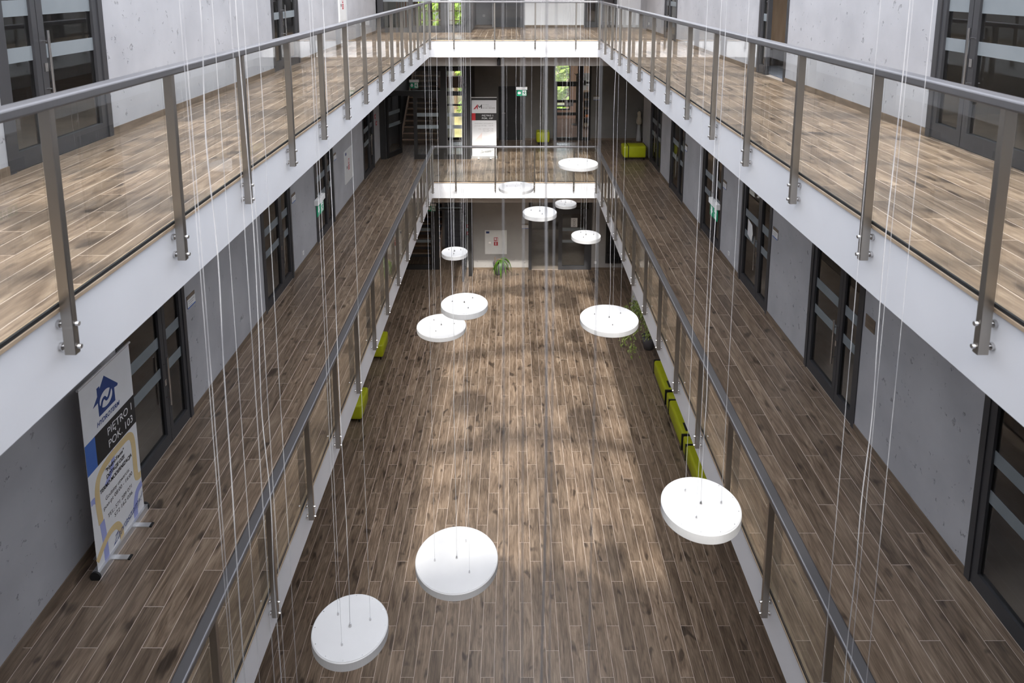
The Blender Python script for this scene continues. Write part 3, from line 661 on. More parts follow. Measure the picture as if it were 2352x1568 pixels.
# the open leaf: hinged at the wall side, swung away from the landing
hx, hy = -4.11, 21.88; dirv = Vector((0.33, 0.80, 0)).normalized(); nrm = Vector((dirv.y, -dirv.x, 0))
pl = Plane2D((hx, hy, za), dirv, (0, 0, 1))
L = empty_part('open_leaf', d, (hx, hy, za))
for q in ((0, 0.09, 0.01, 2.1), (0.80, 0.89, 0.01, 2.1), (0.09, 0.80, 0.01, 0.17), (0.09, 0.80, 2.02, 2.1)): ob('leaf_bar', rect(pl, *q, 0, 0.06), 'anthracite_dark', L)
ob('pane', rect(pl, 0.09, 0.80, 0.17, 2.02, 0.025, 0.035), 'door_glass', L)
for q0, q1 in ((1.02, 1.14), (1.42, 1.54)): ob('frosted_band', rect(pl, 0.09, 0.80, q0, q1, 0.036, 0.044), 'frosted', L)
ob('handle', cylm(pl.p(0.85, 1.05, 0.06), pl.p(0.73, 1.05, 0.10), 0.011), 'chrome', L)

# stairs: one flight from the first floor up, one from the ground up
def flight(name, label, z, y0, n, m_t, m_r, run=0.30, rise=0.17, x0=-3.95, x1=-2.64):
    st = empty(name, ((x0 + x1) / 2, y0, z), label, 'stairs', None, 'structure')
    for k in range(n):
        yy = y0 + run * k; zz = z + rise * (k + 1)
        ob('tread', bx(x0, x1, yy - 0.02, yy + run, zz - 0.04, zz), m_t, st)
        ob('riser', bx(x0, x1, yy, yy + 0.02, zz - rise, zz - 0.04), m_r, st)
        ob('edge_strip', bx(x0, x1, yy - 0.026, yy - 0.0195, zz - 0.045, zz), 'stair_edge', st)
    for x in (x0 - 0.05, x1):
        pl = Plane2D((x + 0.05, y0, z), (0, 1, 0), (0, 0, 1))
        ob('stringer', poly(pl, [(-0.05, 0), (-0.05, 0.2), (run * n, rise * n + 0.2), (run * n, rise * n - 0.12), (0.3, 0)], -0.05, 0.0), 'stair_edge', st)
    ob('landing', bx(x0 - 0.3, x1, y0 + run * n, y0 + run * n + 1.2, z + rise * n - 0.2, z + rise * n), m_t, st)
    return st
flight('staircase_upper', 'flight of stairs with pale nosings behind the first floor glass partition', Z1, 24.0, 13, 'stair_riser', 'stair_riser', run=0.29)
flight('staircase_lower', 'wooden flight of stairs behind the ground floor glass partition', Z0, 23.6, 13, 'stair_wood', 'lift_steel')
o = ob('landing_beam', bx(-2.62, -1.47, 24.02, 24.30, Z1 + 2.02, Z1 + 2.42), 'pink_wall'); tag(o, 'pinkish stair landing edge above the garden window, first floor', 'beam', None, 'structure')
# garden glazing of the stairwell
for nm, z, top, wd in (('a', Z1, Z2 - 0.48, 'first'), ('b', Z2, 11.7, 'second'), ('c', Z0, Z1 - 0.48, 'ground')):
    wn_ = empty('window_%d' % {'a': 4, 'b': 5, 'c': 6}[nm], (-2.0, 24.5, z), 'garden window beside the stairs on the %s floor' % wd, 'window', None, 'structure')
    rr = [(-2.50, -2.44, z, top), (-1.53, -1.47, z, top), (-2.44, -1.53, z, z + 0.10), (-2.44, -1.53, z + 1.28, z + 1.34), (-2.44, -1.53, top - 0.08, top)]
    if nm == 'b': rr += [(-2.12, -2.04, z + 0.10, top - 0.08)]
    yframe(wn_, 24.52, rr, 'anthracite_dark', 0.06)
    ypanes(wn_, 24.52, [(-2.44, -1.53, z + 0.10, z + 1.28), (-2.44, -1.53, z + 1.34, top - 0.08)], 'roof_glass')

# second floor end
zu = Z2; zt = 11.7
d = empty('door_23', (-2.8, 22.0, zu), 'dark blue-grey framed glass partition in front of the upper stairwell', 'glazed partition', None, 'structure')
P = 22.0
yframe(d, P, [(-4.30, -4.10, zu, zt), (-3.30, -3.16, zu, zt), (-2.28, -2.02, zu, zt), (-1.62, -1.44, zu, zt), (-4.10, -3.30, zu, zu + 0.16), (-3.16, -2.28, zu, zu + 0.22), (-2.02, -1.62, zu, zu + 0.22), (-4.10, -1.62, zu + 2.2, zu + 2.35)])
ob('column', bx(-1.44, -1.30, 21.9, 22.1, zu, zt), 'anthracite', d)
ypanes(d, P, [(-4.10, -3.30, zu + 0.16, zu + 2.2), (-3.16, -2.28, zu + 0.22, zu + 2.2), (-2.02, -1.62, zu + 0.22, zu + 2.2)])
ybands(d, P, [(-4.10, -3.30, zu + 0.98, zu + 1.10), (-3.16, -2.28, zu + 0.98, zu + 1.10), (-2.02, -1.62, zu + 0.98, zu + 1.10)])
b_ = empty('stair_guard_rail', (-2.3, 23.3, zu), 'low stair guard with yellow rails inside the upper stairwell', 'guard rail')
for q in (0.30, 0.62): ob('rail', bx(-3.2, -1.5, 23.28, 23.31, zu + q, zu + q + 0.03), 'light_wood', b_)
for k in range(8): ob('baluster', bx(-3.18 + 0.235 * k, -3.155 + 0.235 * k, 23.285, 23.305, zu, zu + 0.62), 'anthracite_dark', b_)
sc_ = empty('slat_screen', (-3.6, 23.9, zu), 'screen of upright brown slats in the upper stairwell', 'screen')
for k in range(9): ob('slat', bx(-4.0 + 0.10 * k, -3.95 + 0.10 * k, 23.85, 23.93, zu, zu + 2.6), 'terracotta' if k % 4 == 3 else 'bark', sc_)
w2 = wallbox('wall_end_upper', 'white end wall of the second floor landing with sun shadows', [(0.44, 2.55, 24.45, 24.6, zu, zt), (3.75, OR, 24.45, 24.495, zu, zt), (-1.35, 0.44, 24.45, 24.6, zu + 2.3, zt), (2.55, 3.75, 24.45, 24.6, zu + 2.3, zt)], 'white_paint')
ob('baseboard', bx(0.44, 2.55, 24.438, 24.45, zu, zu + 0.085), 'baseboard_wood', w2)
w3 = wallbox('wall_alcove', 'grey back wall of the alcove on the second floor landing', [(-1.35, 0.44, 25.9, 26.0, zu, zt), (-0.70, -0.60, 24.5, 25.9, zu, zt), (0.44, 0.55, 24.6, 25.9, zu, zt)], 'plaster')
d = empty('door_24', (-0.15, 24.5, zu), 'dark flush door next to the alcove on the second floor landing', 'door', None, 'structure')
ob('leaf', bx(-0.60, 0.22, 24.52, 24.56, zu + 0.01, zu + 2.25), 'anthracite', d)
bm = bmesh.new(); box(bm, -0.66, -0.60, 24.44, 24.6, zu, zu + 2.3); box(bm, 0.22, 0.44, 24.44, 24.6, zu, zu + 2.3); box(bm, -0.60, 0.22, 24.44, 24.6, zu + 2.25, zu + 2.3)
ob('frame', bm, 'anthracite', d)
d = empty('door_25', (3.1, 24.45, zu), 'dark framed glazed door right of the white sunlit end wall', 'door', None, 'structure')
yframe(d, 24.45, [(2.55, 2.66, zu, zu + 2.3), (2.95, 3.20, zu, zu + 2.3), (3.62, 3.75, zu, zu + 2.3), (2.66, 2.95, zu, zu + 0.2), (3.20, 3.62, zu, zu + 0.2), (2.66, 3.62, zu + 2.2, zu + 2.3)])
ypanes(d, 24.45, [(2.66, 2.95, zu + 0.2, zu + 2.2), (3.20, 3.62, zu + 0.2, zu + 2.2)])
wallbox('wall_corner_upper', 'grey corner wall at the far end of the second floor gallery', [(WR + 0.1, WR + 0.5, 22.83, 24.45, zu, zt)], 'plaster')

# ground floor end wall (Y = 22.5)
g1 = wallbox('wall_end_ground', 'grey end wall of the ground floor behind the hydrant cabinet', [(-1.57, 0.57, 22.5, 22.62, 0, Z1 - 0.7), (2.74, WR, 22.5, 22.62, 0, Z1 - 0.7), (0.57, 2.74, 22.5, 22.62, 3.0, Z1 - 0.7), (WL, -1.57, 22.5, 22.62, 2.95, Z1 - 0.7)], 'plaster_mid')
for a, b in ((-1.57, 0.57), (2.74, WR)): ob('baseboard', bx(a, b, 22.488, 22.5, 0, 0.085), 'baseboard_wood', g1)
d = empty('door_26', (1.7, 22.5, 0), 'dark framed glass entrance with a white notice, ground floor end wall', 'door', None, 'structure')
yframe(d, 22.49, [(0.57, 0.68, 0, 3.0), (1.60, 1.73, 0, 2.2), (2.50, 2.63, 0, 2.2), (2.63, 2.74, 0, 3.0), (1.73, 2.50, 0, 0.14), (1.73, 2.50, 2.02, 2.2), (0.68, 1.60, 2.07, 2.2), (0.68, 2.63, 2.9, 3.0), (1.22, 1.38, 2.2, 2.9)], 'anthracite')
ypanes(d, 22.49, [(0.68, 1.60, 0.0, 2.07), (1.73, 2.50, 0.14, 2.02), (0.68, 1.22, 2.2, 2.9), (1.38, 2.63, 2.2, 2.9)])
ybands(d, 22.49, [(1.73, 2.50, 0.98, 1.08), (1.73, 2.50, 1.40, 1.52)])
for a, b in ((0.72, 1.20), (1.40, 1.86)): ob('perforated_sheet', bx(a, b, 22.70, 22.72, 2.28, 2.62), 'white_paint', d)
n = ob('notice_sheet', bx(2.02, 2.24, 22.470, 22.478, 1.56, 1.88), 'print_white'); tag(n, 'white notice with two drawn figures on the ground floor glass entrance', 'notice')
pl = Plane2D((2.02, 22.470, 1.56), (1, 0, 0), (0, 0, 1))
for b in (0.06, 0.20):
    ob('drawn_figure', ribbon(pl, smoothline([(0.11 + 0.035 * math.cos(t * 0.7), b + 0.04 + 0.035 * math.sin(t * 0.7)) for t in range(10)], 2), 0.008, 0.0, 0.002), 'print_black', n)
    ob('drawn_figure', rect(pl, 0.07, 0.15, b - 0.03, b - 0.02, 0.0, 0.002), 'print_black', n)
wallbox('wall_entrance_back', 'back wall of the room behind the ground floor glass entrance', [(0.4, 4.2, 26.4, 26.5, 0, Z1 - 0.7)], 'plaster_mid')
d = empty('door_27', (-3.2, 22.5, 0), 'dark framed glass partition in front of the ground floor wooden stairs', 'glazed partition', None, 'structure')
yframe(d, 22.5, [(-4.30, -4.20, 0, 2.95), (-2.80, -2.52, 0, 2.95), (-1.70, -1.57, 0, 2.95), (-4.20, -2.80, 0, 0.17), (-4.20, -2.80, 2.10, 2.2), (-2.52, -1.70, 2.16, 2.22)], 'anthracite_dark')
ypanes(d, 22.5, [(-4.20, -2.80, 0.17, 2.10), (-4.20, -2.80, 2.2, 2.95)])
ybands(d, 22.5, [(-4.20, -2.80, 0.98, 1.08), (-4.20, -2.80, 1.40, 1.50)])
L = empty_part('open_leaf', d, (-1.62, 21.5, 0))
for q in ((21.52, 21.62, 0.01, 2.1), (22.38, 22.48, 0.01, 2.1), (21.62, 22.38, 0.01, 0.17), (21.62, 22.38, 2.0, 2.1)): ob('leaf_bar', bx(-1.66, -1.60, *q), 'anthracite', L)
ob('pane', bx(-1.635, -1.627, 21.62, 22.38, 0.17, 2.0), 'door_glass', L)
for hz in (0.35,): ob('handle', cylm((-1.66, 21.57, 1.05), (-1.76, 21.57, 1.05), 0.011), 'chrome', L)
l_ = empty('lift_door', (-2.1, 24.2, 0), 'dark steel lift front behind the open ground floor door', 'lift', None, 'structure')
ob('panel', bx(-2.48, -1.72, 24.18, 24.24, 0.05, 1.92), 'lift_steel', l_); ob('lintel', bx(-2.60, -1.60, 24.16, 24.3, 1.92, 2.25), 'anthracite_dark', l_); ob('light_strip', bx(-2.46, -1.74, 24.14, 24.2, 2.27, 2.42), 'white_paint', l_)
ob('threshold', bx(-2.60, -1.60, 23.9, 24.3, 0.0, 0.05), 'stair_wood', l_)
rd = empty('radiator', (3.5, 22.45, 0.27), 'tall black column radiator on the ground floor end wall', 'radiator')
for k in range(10): ob('column', rbox(3.22 + 0.06 * k, 3.265 + 0.06 * k, 22.40, 22.46, 0.27, 2.35, 0.01, 1), 'anthracite_dark', rd)
ob('bracket', bx(3.24, 3.78, 22.46, 22.50, 1.9, 1.95), 'anthracite_dark', rd); ob('bracket', bx(3.24, 3.78, 22.46, 22.50, 0.6, 0.65), 'anthracite_dark', rd)
ob('valve', cylm((3.48, 22.43, 0.27), (3.48, 22.43, 0.18), 0.015), 'chrome', rd)
p_ = wallbox('wall_pier_ground', 'white pier between the bench and the far corner, ground floor', [(3.65, WR, 19.4, 19.7, 0, Z1 - 0.5)], 'white_paint')

# ------------------------------------------------------------------ garden
gd = ob('ground_lawn', bx(-60, 60, 29.3, 130, -0.4, -0.25), 'grass'); tag(gd, 'yellowing lawn outside the stair windows', 'lawn', None, 'structure')
gd = ob('ground_lawn', bx(-2.5, -1.47, 24.6, 29.3, -0.4, -0.25), 'grass'); tag(gd, 'narrow strip of lawn right under the stair windows', 'lawn', None, 'structure')
gd = ob('ground_path', bx(-60, 60, 39.0, 43.5, -0.25, -0.22), 'paving'); tag(gd, 'pale paved path crossing the lawn outside', 'path', None, 'structure')
gd = ob('ground_yard', bx(8.2, 60, YB, 29.3, -0.4, -0.25), 'grass'); tag(gd, 'lawn outside the second floor office windows', 'lawn', None, 'structure')
gd = ob('ground_yard', bx(4.65, 8.2, 24.85, 29.3, -0.4, -0.25), 'grass'); tag(gd, 'lawn beside the bench side offices', 'lawn', None, 'structure')
def leaf_cloud(center, rad, n, size, flat=1.0, seed=0, m='leaf_tree'):
    rnd = random.Random(seed); bm = bmesh.new()
    for _ in range(n):
        while True:
            p = Vector((rnd.uniform(-1, 1), rnd.uniform(-1, 1), rnd.uniform(-1, 1)))
            if 0.15 < p.length < 1: break
        p = Vector((p.x * rad[0], p.y * rad[1], p.z * rad[2])) + Vector(center)
        q = Vector((rnd.gauss(0, 1), rnd.gauss(0, 1), rnd.gauss(0, 1))).normalized(); t = q.orthogonal().normalized(); b = q.cross(t); s = size * rnd.uniform(0.6, 1.3)
        bm.faces.new([bm.verts.new(p + t * s * x + b * s * y2 + q * s * zq) for x, y2, zq in ((-0.9, 0, 0), (-0.1, -0.38, 0.12), (1, 0, -0.05), (-0.1, 0.38, 0.12))])
    return bm
TREES = [(-12.5, 58, 8.5, 4.0, 'broad green tree seen through the upper stair glazing'), (-4.6, 54, 9.5, 4.5, 'tall green tree straight behind the stair windows'), (0.5, 60, 8, 4, 'green tree behind the end wall of the landing'), (4.4, 52, 7.5, 4.4, 'green tree behind the office blind'),
         (22, 12.5, 8, 4, 'green tree outside the open office'), (21, 21, 8.5, 4.2, 'bright green tree outside the far glass door, second floor')]
for k, (x, y, h, r, lab) in enumerate(TREES):
    t = empty('garden_tree', (x, y, -0.25), lab, 'tree', 'garden trees')
    ob('trunk', tube([(x, y, -0.25), (x + 0.1, y, h * 0.4), (x + 0.2, y + 0.1, h * 0.8)], [0.28, 0.2, 0.08], 8), 'bark', t)
    o = ob('crown', leaf_cloud((x, y, h * 0.62), (r, r * 0.8, h * 0.52), 2600, 0.34, seed=k), 'leaf_tree', t)
for k, (x, y) in enumerate(((-9.0, 49), (-6.0, 49.5), (-2.8, 49.5), (2.6, 48), (5.6, 49))):
    t = empty('garden_bush', (x, y, -0.25), 'low green bush at the lawn edge, number %s from the stair side' % ('first', 'second', 'third', 'fourth', 'fifth')[k], 'bush', 'garden bushes')
    ob('foliage', leaf_cloud((x, y, 0.6), (1.3, 0.9, 0.8), 700, 0.16, seed=40 + k), 'leaf_tree', t)
    ob('stem', cylm((x, y, -0.25), (x, y, 0.5), 0.06), 'bark', t)

# ------------------------------------------------------------------ pendant disc lamps
def pendant(x, y, z, D, label, rot=0.0, wires=None, cable=(0, 0), ztop=12.3, sway=0.014, seed=0, th=0.078, wr=0.0011, wm='wire'):
    rnd = random.Random(seed)
    L = empty('pendant_lamp', (x, y, z), label, 'lamp', 'white disc lamps hanging in the atrium')
    r = D / 2
    ob('disc', lathe([(0, -th), (r - 0.004, -th), (r, -th + 0.004), (r, -0.006), (r - 0.006, -0.001), (0, -0.001)], (x, y, z), 64), 'lamp_white', L)
    o = ob('top_plate', lathe([(0, -0.001), (r - 0.008, -0.001), (r - 0.008, 0.002), (0, 0.002)], (x, y, z), 64), 'lamp_white', L)
    for k in range(12):
        a = rot + math.pi * 2 * (k + 0.4) / 12; ob('screw', cylm((x + (r - 0.022) * math.cos(a), y + (r - 0.022) * math.sin(a), z + 0.002), (x + (r - 0.022) * math.cos(a), y + (r - 0.022) * math.sin(a), z + 0.004), 0.004, seg=6), 'chrome', o)
    if wires is None: wires = [(0.53 * r * math.cos(rot + k * 2 * math.pi / 3), 0.53 * r * math.sin(rot + k * 2 * math.pi / 3)) for k in range(3)]
    for (dx, dy) in wires:
        w = ob('suspension_wire', tube([(x + dx, y + dy, z + 0.002), (x + dx, y + dy, ztop)], wr, 6), wm, L)
        ob('cable_gland', lathe([(0, 0.002), (0.009, 0.002), (0.009, 0.012), (0.005, 0.024), (0, 0.026)], (x + dx, y + dy, z), 10), 'chrome', w)
    pts = []; n = 14
    for k in range(n + 1):
        t = k / n; pts.append((x + cable[0] + (rnd.uniform(-sway, sway) * 0.5 + cable[0] * 0 + 0.10 * t * rnd.choice((0, 0, 1)) * 0) * (0 < k < n), y + cable[1] + rnd.uniform(-sway, sway) * 0.5 * (0 < k < n), z + 0.002 + (ztop - z) * t))
    w = ob('power_cable', tube(smoothline(pts, 4), wr * 2, 6), wm, L, smooth=True)
    ob('cable_gland', lathe([(0, 0.002), (0.013, 0.002), (0.013, 0.012), (0.006, 0.03), (0, 0.032)], (x + cable[0], y + cable[1], z), 10), 'chrome', w)
    return L
LAMPS = [(-1.29, 4.71, 4.82, 0.60, 'white disc lamp hanging lowest, nearest of all, beside the banner side railing', 0.35),
         (-0.57, 6.21, 4.02, 0.85, 'large white disc lamp hanging over the middle of the sunlit floor', 1.2),
         (1.45, 4.69, 5.93, 0.60, 'white disc lamp overlapping the bench side railing', 0.05),
         (1.42, 9.37, 5.03, 0.85, 'large white disc lamp in front of the ficus', 0.6),
         (-0.61, 8.24, 5.82, 0.60, 'small white disc lamp overlapping a larger one behind it', 0.9),
         (-1.22, 11.05, 4.02, 0.85, 'large white disc lamp half hidden by a smaller lamp in front', 0.2),
         (-1.10, 12.47, 4.78, 0.50, 'smallest white disc lamp, in front of the wooden stairs', 0.5),
         (1.51, 13.35, 4.77, 0.60, 'white disc lamp in front of the ground floor glass entrance', 0.1),
         (0.49, 11.62, 5.87, 0.60, 'white disc lamp in front of the open entrance pane, over its dark frame', 0.75),
         (1.37, 16.82, 4.30, 0.55, 'small white disc lamp hanging just under the far edge beam', 0.3),
         (0.10, 16.05, 4.97, 0.85, 'large white disc lamp in front of the white first floor edge beam', 1.0),
         (1.42, 14.28, 6.04, 0.85, 'white disc lamp hanging highest, in front of the far first floor railing', 0.4),
     ]
for k, (x, y, z, D, lab, rot) in enumerate(LAMPS): pendant(x, y, z, D, lab, rot, seed=k)
# three near lamps whose wires cross the view; their discs hang below the frame
pendant(-1.25, 2.75, 5.2, 0.45, 'hanging lamp seen only by its wires in front of the nearest banner side glass', 0.5, seed=31, sway=0.02)
pendant(-1.33, 3.35, 5.0, 0.45, 'hanging lamp seen only by its wires crossing the white edge beam, banner side', 1.1, seed=32, sway=0.02)
pendant(0.075, 1.45, 5.0, 0.60, 'hanging lamp seen only by its blurred wires down the middle of the view', 0.3, wires=[(-0.095, 0.05), (-0.05, -0.02), (0.02, 0.03), (0.115, 0.0)], seed=33, sway=0.012, wr=0.0011, wm='wire_shaded')
pendant(1.80, 3.14, 5.9, 0.45, 'white disc lamp whose edge just shows at the bottom of the view, bench side', 0.9, seed=34, sway=0.02)

# ------------------------------------------------------------------ roll-up banners
def rollup(name, label, o, u, width, height):
    pl = Plane2D(o, u, (0, 0, 1))
    b = empty(name, o, label, 'banner')
    bm = rect(pl, -0.01, width + 0.01, 0.0, 0.075, -0.05, 0.03); ob('base_cassette', bm, 'aluminium', b)
    for a in (-0.028, width + 0.010): ob('end_cap', cylm(pl.p(a, 0.04, -0.01), pl.p(a + 0.018, 0.04, -0.01), 0.052, seg=20), 'rubber', b)
    for a in (width * 0.28, width * 0.76):
        f = ob('foot', rect(pl, a - 0.028, a + 0.028, 0.0, 0.014, -0.18, 0.17), 'aluminium', b); ob('foot_cap', rect(pl, a - 0.030, a + 0.030, 0.0, 0.018, 0.17, 0.195), 'rubber', f)
    ob('support_pole', cylm(pl.p(width * 0.5, 0.05, -0.03), pl.p(width * 0.5, height, -0.03), 0.01), 'aluminium', b)
    ob('top_bar', cylm(pl.p(-0.005, height, 0), pl.p(width + 0.005, height, 0), 0.014), 'aluminium', b)
    sh = ob('print_sheet', rect(pl, 0.01, width - 0.01, 0.06, height, -0.002, 0.001), 'banner_white', b)
    return pl, b, sh
pl, b, sh = rollup('rollup_banner', 'tall white and black roll-up banner with a blue house emblem on the first floor gallery', (-4.05, 5.86, Z1), (0, 1, 0), 0.87, 2.0)
E1, E2, E3 = 0.0012, 0.0026, 0.0040
ob('black_band', rect(pl, 0.17, 0.86, 1.09, 1.41, 0.001, E2), 'print_black', sh); ob('blue_block', rect(pl, 0.01, 0.17, 1.09, 1.41, 0.001, E2), 'print_blue', sh)
ob('house_emblem', poly(pl, [(0.19, 1.69), (0.27, 1.765), (0.27, 1.85), (0.315, 1.85), (0.315, 1.82), (0.40, 1.91), (0.61, 1.70), (0.60, 1.68), (0.545, 1.69), (0.545, 1.55), (0.27, 1.55), (0.27, 1.70)], 0.001, E2), 'print_navy', sh)
ell = [(0.40 + 0.105 * math.cos(t * math.pi / 14), 1.675 + 0.085 * math.sin(t * math.pi / 14)) for t in range(28)]
ob('emblem_oval', poly(pl, ell, E2, E3), 'banner_white', sh)
ob('emblem_wave', ribbon(pl, smoothline([(0.30, 1.60), (0.335, 1.675), (0.375, 1.69), (0.405, 1.655), (0.445, 1.67), (0.495, 1.75)], 6), 0.030, E3, E3 + 0.0012), 'print_navy', sh)
text(pl, 'HYDROTERM', 0.22, 0.61, 1.465, 0.048, 'print_navy', sh, E2, 0.25, 0.03)
text(pl, 'PIĘTRO 1', 0.37, 0.80, 1.275, 0.085, 'print_white', sh, E2 + 0.001)
text(pl, 'POK. 103', 0.37, 0.80, 1.140, 0.085, 'print_white', sh, E2 + 0.001)
sand = dict(h0=0.001, h1=E2)
ob('pipe_print', ribbon(pl, smoothline([(0.13, 0.50), (0.115, 0.80), (0.17, 0.97), (0.33, 1.03), (0.58, 1.04), (0.72, 1.02), (0.77, 0.90), (0.77, 0.55), (0.80, 0.48), (0.855, 0.47)], 6), 0.075, 0.001, E2), 'print_sand', sh)
ob('pipe_print', ribbon(pl, smoothline([(0.145, 0.50), (0.16, 0.30), (0.165, 0.075)], 4), 0.075, 0.001, E2), 'print_lavender', sh)
ob('pipe_print', ribbon(pl, smoothline([(0.015, 0.17), (0.12, 0.24), (0.24, 0.29), (0.36, 0.27), (0.42, 0.18), (0.43, 0.075)], 6), 0.07, 0.0012, E2 + 0.0004), 'print_sand', sh)
ob('pipe_print', ribbon(pl, smoothline([(0.015, 0.80), (0.06, 0.80), (0.10, 0.77)], 4), 0.06, 0.0008, E1 + 0.0004), 'print_lavender', sh)
ob('pipe_print', ribbon(pl, smoothline([(0.855, 0.36), (0.76, 0.33), (0.71, 0.22), (0.70, 0.08)], 6), 0.075, 0.001, E2), 'print_lavender', sh)
ob('pipe_print', ribbon(pl, smoothline([(0.40, 1.08), (0.41, 0.98), (0.36, 0.88), (0.26, 0.80)], 6), 0.06, 0.0008, E1 + 0.0004), 'print_lavender', sh)
text(pl, '"HydroTerm"', 0.28, 0.60, 0.935, 0.040, 'print_black', sh, E3, 0.1, 0.03)
text(pl, 'DOTACJE OZE', 0.28, 0.60, 0.862, 0.042, 'print_black', sh, E3, 0.1, 0.03)
text(pl, 'TERMO-MODERNIZACJA', 0.16, 0.72, 0.785, 0.042, 'print_black', sh, E3, 0.1, 0.03)
text(pl, 'Godziny otwarcia:', 0.23, 0.66, 0.660, 0.045, 'print_black', sh, E3)
text(pl, 'pon-pt 08:00 - 16:00', 0.19, 0.70, 0.585, 0.045, 'print_black', sh, E3)
text(pl, 'TEL: 571 289 071', 0.24, 0.67, 0.455, 0.045, 'print_black', sh, E3)
text(pl, '572 162 036', 0.34, 0.67, 0.380, 0.045, 'print_black', sh, E3)
text(pl, 'Zapraszamy!', 0.28, 0.85, 0.10, 0.085, 'print_navy', sh, E3, 0.6, 0.0, 1.0, 0.16)

pl, b, sh = rollup('rollup_banner', 'pale roll-up banner with a red and black angular emblem beside the stair partition', (-1.32, 21.95, Z1), (1, 0, 0), 0.82, 2.03)
ob('top_strip', rect(pl, 0.0, 0.82, 1.94, 2.01, 0.002, 0.006), 'print_black', b)
ob('black_band', rect(pl, 0.13, 0.81, 1.27, 1.51, 0.001, E2), 'print_black', sh); ob('red_block', rect(pl, 0.01, 0.13, 1.27, 1.51, 0.001, E2), 'red_sign', sh)
ob('emblem', poly(pl, [(0.06, 1.64), (0.19, 1.79), (0.21, 1.80), (0.205, 1.64), (0.18, 1.64), (0.17, 1.71), (0.12, 1.64)], 0.001, E2), 'red_sign', sh)
ob('emblem', poly(pl, [(0.215, 1.80), (0.265, 1.72), (0.34, 1.81), (0.345, 1.66), (0.315, 1.66), (0.31, 1.73), (0.265, 1.68), (0.225, 1.73)], 0.001, E2), 'print_black', sh)
for k, (s, a1) in enumerate((('BIURO', 0.57), ('RACHUNKOWE', 0.66))): text(pl, s, 0.36, a1, 1.775 - 0.055 * k, 0.030, 'print_grey', sh, E2)
for a0, a1 in ((0.36, 0.43), (0.44, 0.53), (0.55, 0.64), (0.65, 0.77)): ob('printed_line', rect(pl, a0, a1, 1.668, 1.692, 0.001, E2), 'print_grey', sh)
text(pl, 'PIĘTRO 1', 0.34, 0.70, 1.405, 0.055, 'print_white', sh, E3); text(pl, 'POK. 107', 0.34, 0.70, 1.315, 0.055, 'print_white', sh, E3)
text(pl, 'GODZINY OTWARCIA', 0.10, 0.71, 1.145, 0.040, 'print_grey', sh, E2); text(pl, 'pon-pt 07:30 - 15:30', 0.10, 0.71, 1.075, 0.040, 'print_grey', sh, E2)
text(pl, 'Tel.: 609 627 170', 0.22, 0.71, 0.965, 0.042, 'print_grey', sh, E2); text(pl, '731 627 170', 0.37, 0.71, 0.895, 0.042, 'print_grey', sh, E2)
ob('chevron_print', poly(pl, [(0.02, 0.52), (0.34, 0.86), (0.34, 0.40), (0.02, 0.30)], 0.001, 0.0018), 'print_pink', sh)
ob('chevron_print', poly(pl, [(0.36, 0.70), (0.54, 0.55), (0.80, 0.78), (0.80, 0.60), (0.54, 0.40), (0.36, 0.55)], 0.001, 0.0018), 'print_pale', sh)
text(pl, 'Zapraszamy!!!', 0.28, 0.72, 0.17, 0.085, 'print_black', sh, E2, 0.6, 0.0, 1.0, 0.12)

# ------------------------------------------------------------------ exit signs
def exit_sign(o, u, width, label, arrow, ztop):
    pl = Plane2D(o, u, (0, 0, 1)); e = empty('exit_sign', o, label, 'exit sign', 'hanging emergency exit signs')
    w = width
    ob('housing', rect(pl, 0, w, 0.19, 0.27, -0.03, 0.03), 'white_plastic', e)
    p = ob('sign_panel', rect(pl, 0.02, w - 0.02, 0.0, 0.185, -0.006, 0.006), 'green_sign', e)
    for a in (w * 0.35, w * 0.65): ob('rod', cylm(pl.p(a, 0.27, 0), Vector((*pl.p(a, 0, 0)[:2], ztop)), 0.006), 'wire', e)
    for hn in (1, -1):
        q = Plane2D(pl.p(w / 2, 0.09, 0.0065 * hn), pl.u * hn, pl.v)
        s = w / 0.32; A = -0.075 * s
        if arrow == 'left': pts = [(A - 0.055, 0), (A, 0.055), (A, 0.028), (A + 0.05, 0.028), (A + 0.05, -0.028), (A, -0.028), (A, -0.055)]
        else: pts = [(A, -0.06), (A + 0.055, 0.0), (A + 0.028, 0.0), (A + 0.028, 0.055), (A - 0.028, 0.055), (A - 0.028, 0.0), (A - 0.055, 0.0)]
        ob('arrow', poly(q, pts, 0, 0.001), 'print_white', p)
        B0 = 0.075 * s
        ob('doorway_mark', rect(q, B0 - 0.055, B0 + 0.055, -0.075, 0.075, 0, 0.001), 'print_white', p)
        ob('running_figure', poly(q, [(B0 - 0.045, -0.065), (B0 - 0.015, -0.03), (B0 - 0.02, 0.0), (B0 - 0.045, 0.0), (B0 - 0.045, 0.015), (B0 - 0.01, 0.025), (B0 + 0.015, 0.03), (B0 + 0.045, 0.01), (B0 + 0.038, -0.002), (B0 + 0.015, 0.01), (B0 + 0.012, -0.015), (B0 + 0.04, -0.035), (B0 + 0.03, -0.07), (B0 + 0.018, -0.065), (B0 + 0.022, -0.042), (B0 - 0.005, -0.03), (B0 - 0.035, -0.072)], 0.001, 0.002), 'green_sign', p)
        ob('figure_head', poly(q, [(B0 + 0.012 + 0.014 * math.cos(t * math.pi / 4), 0.052 + 0.014 * math.sin(t * math.pi / 4)) for t in range(8)], 0.001, 0.002), 'green_sign', p)
exit_sign((0.13, 20.5, 6.45), (1, 0, 0), 0.33, 'green exit sign with a left arrow hanging over the first floor landing', 'left', 7.45)
exit_sign((-3.26, 21.55, 6.52), (1, 0, 0), 0.30, 'green exit sign with a down arrow in front of the stair partition, first floor', 'down', 7.45)
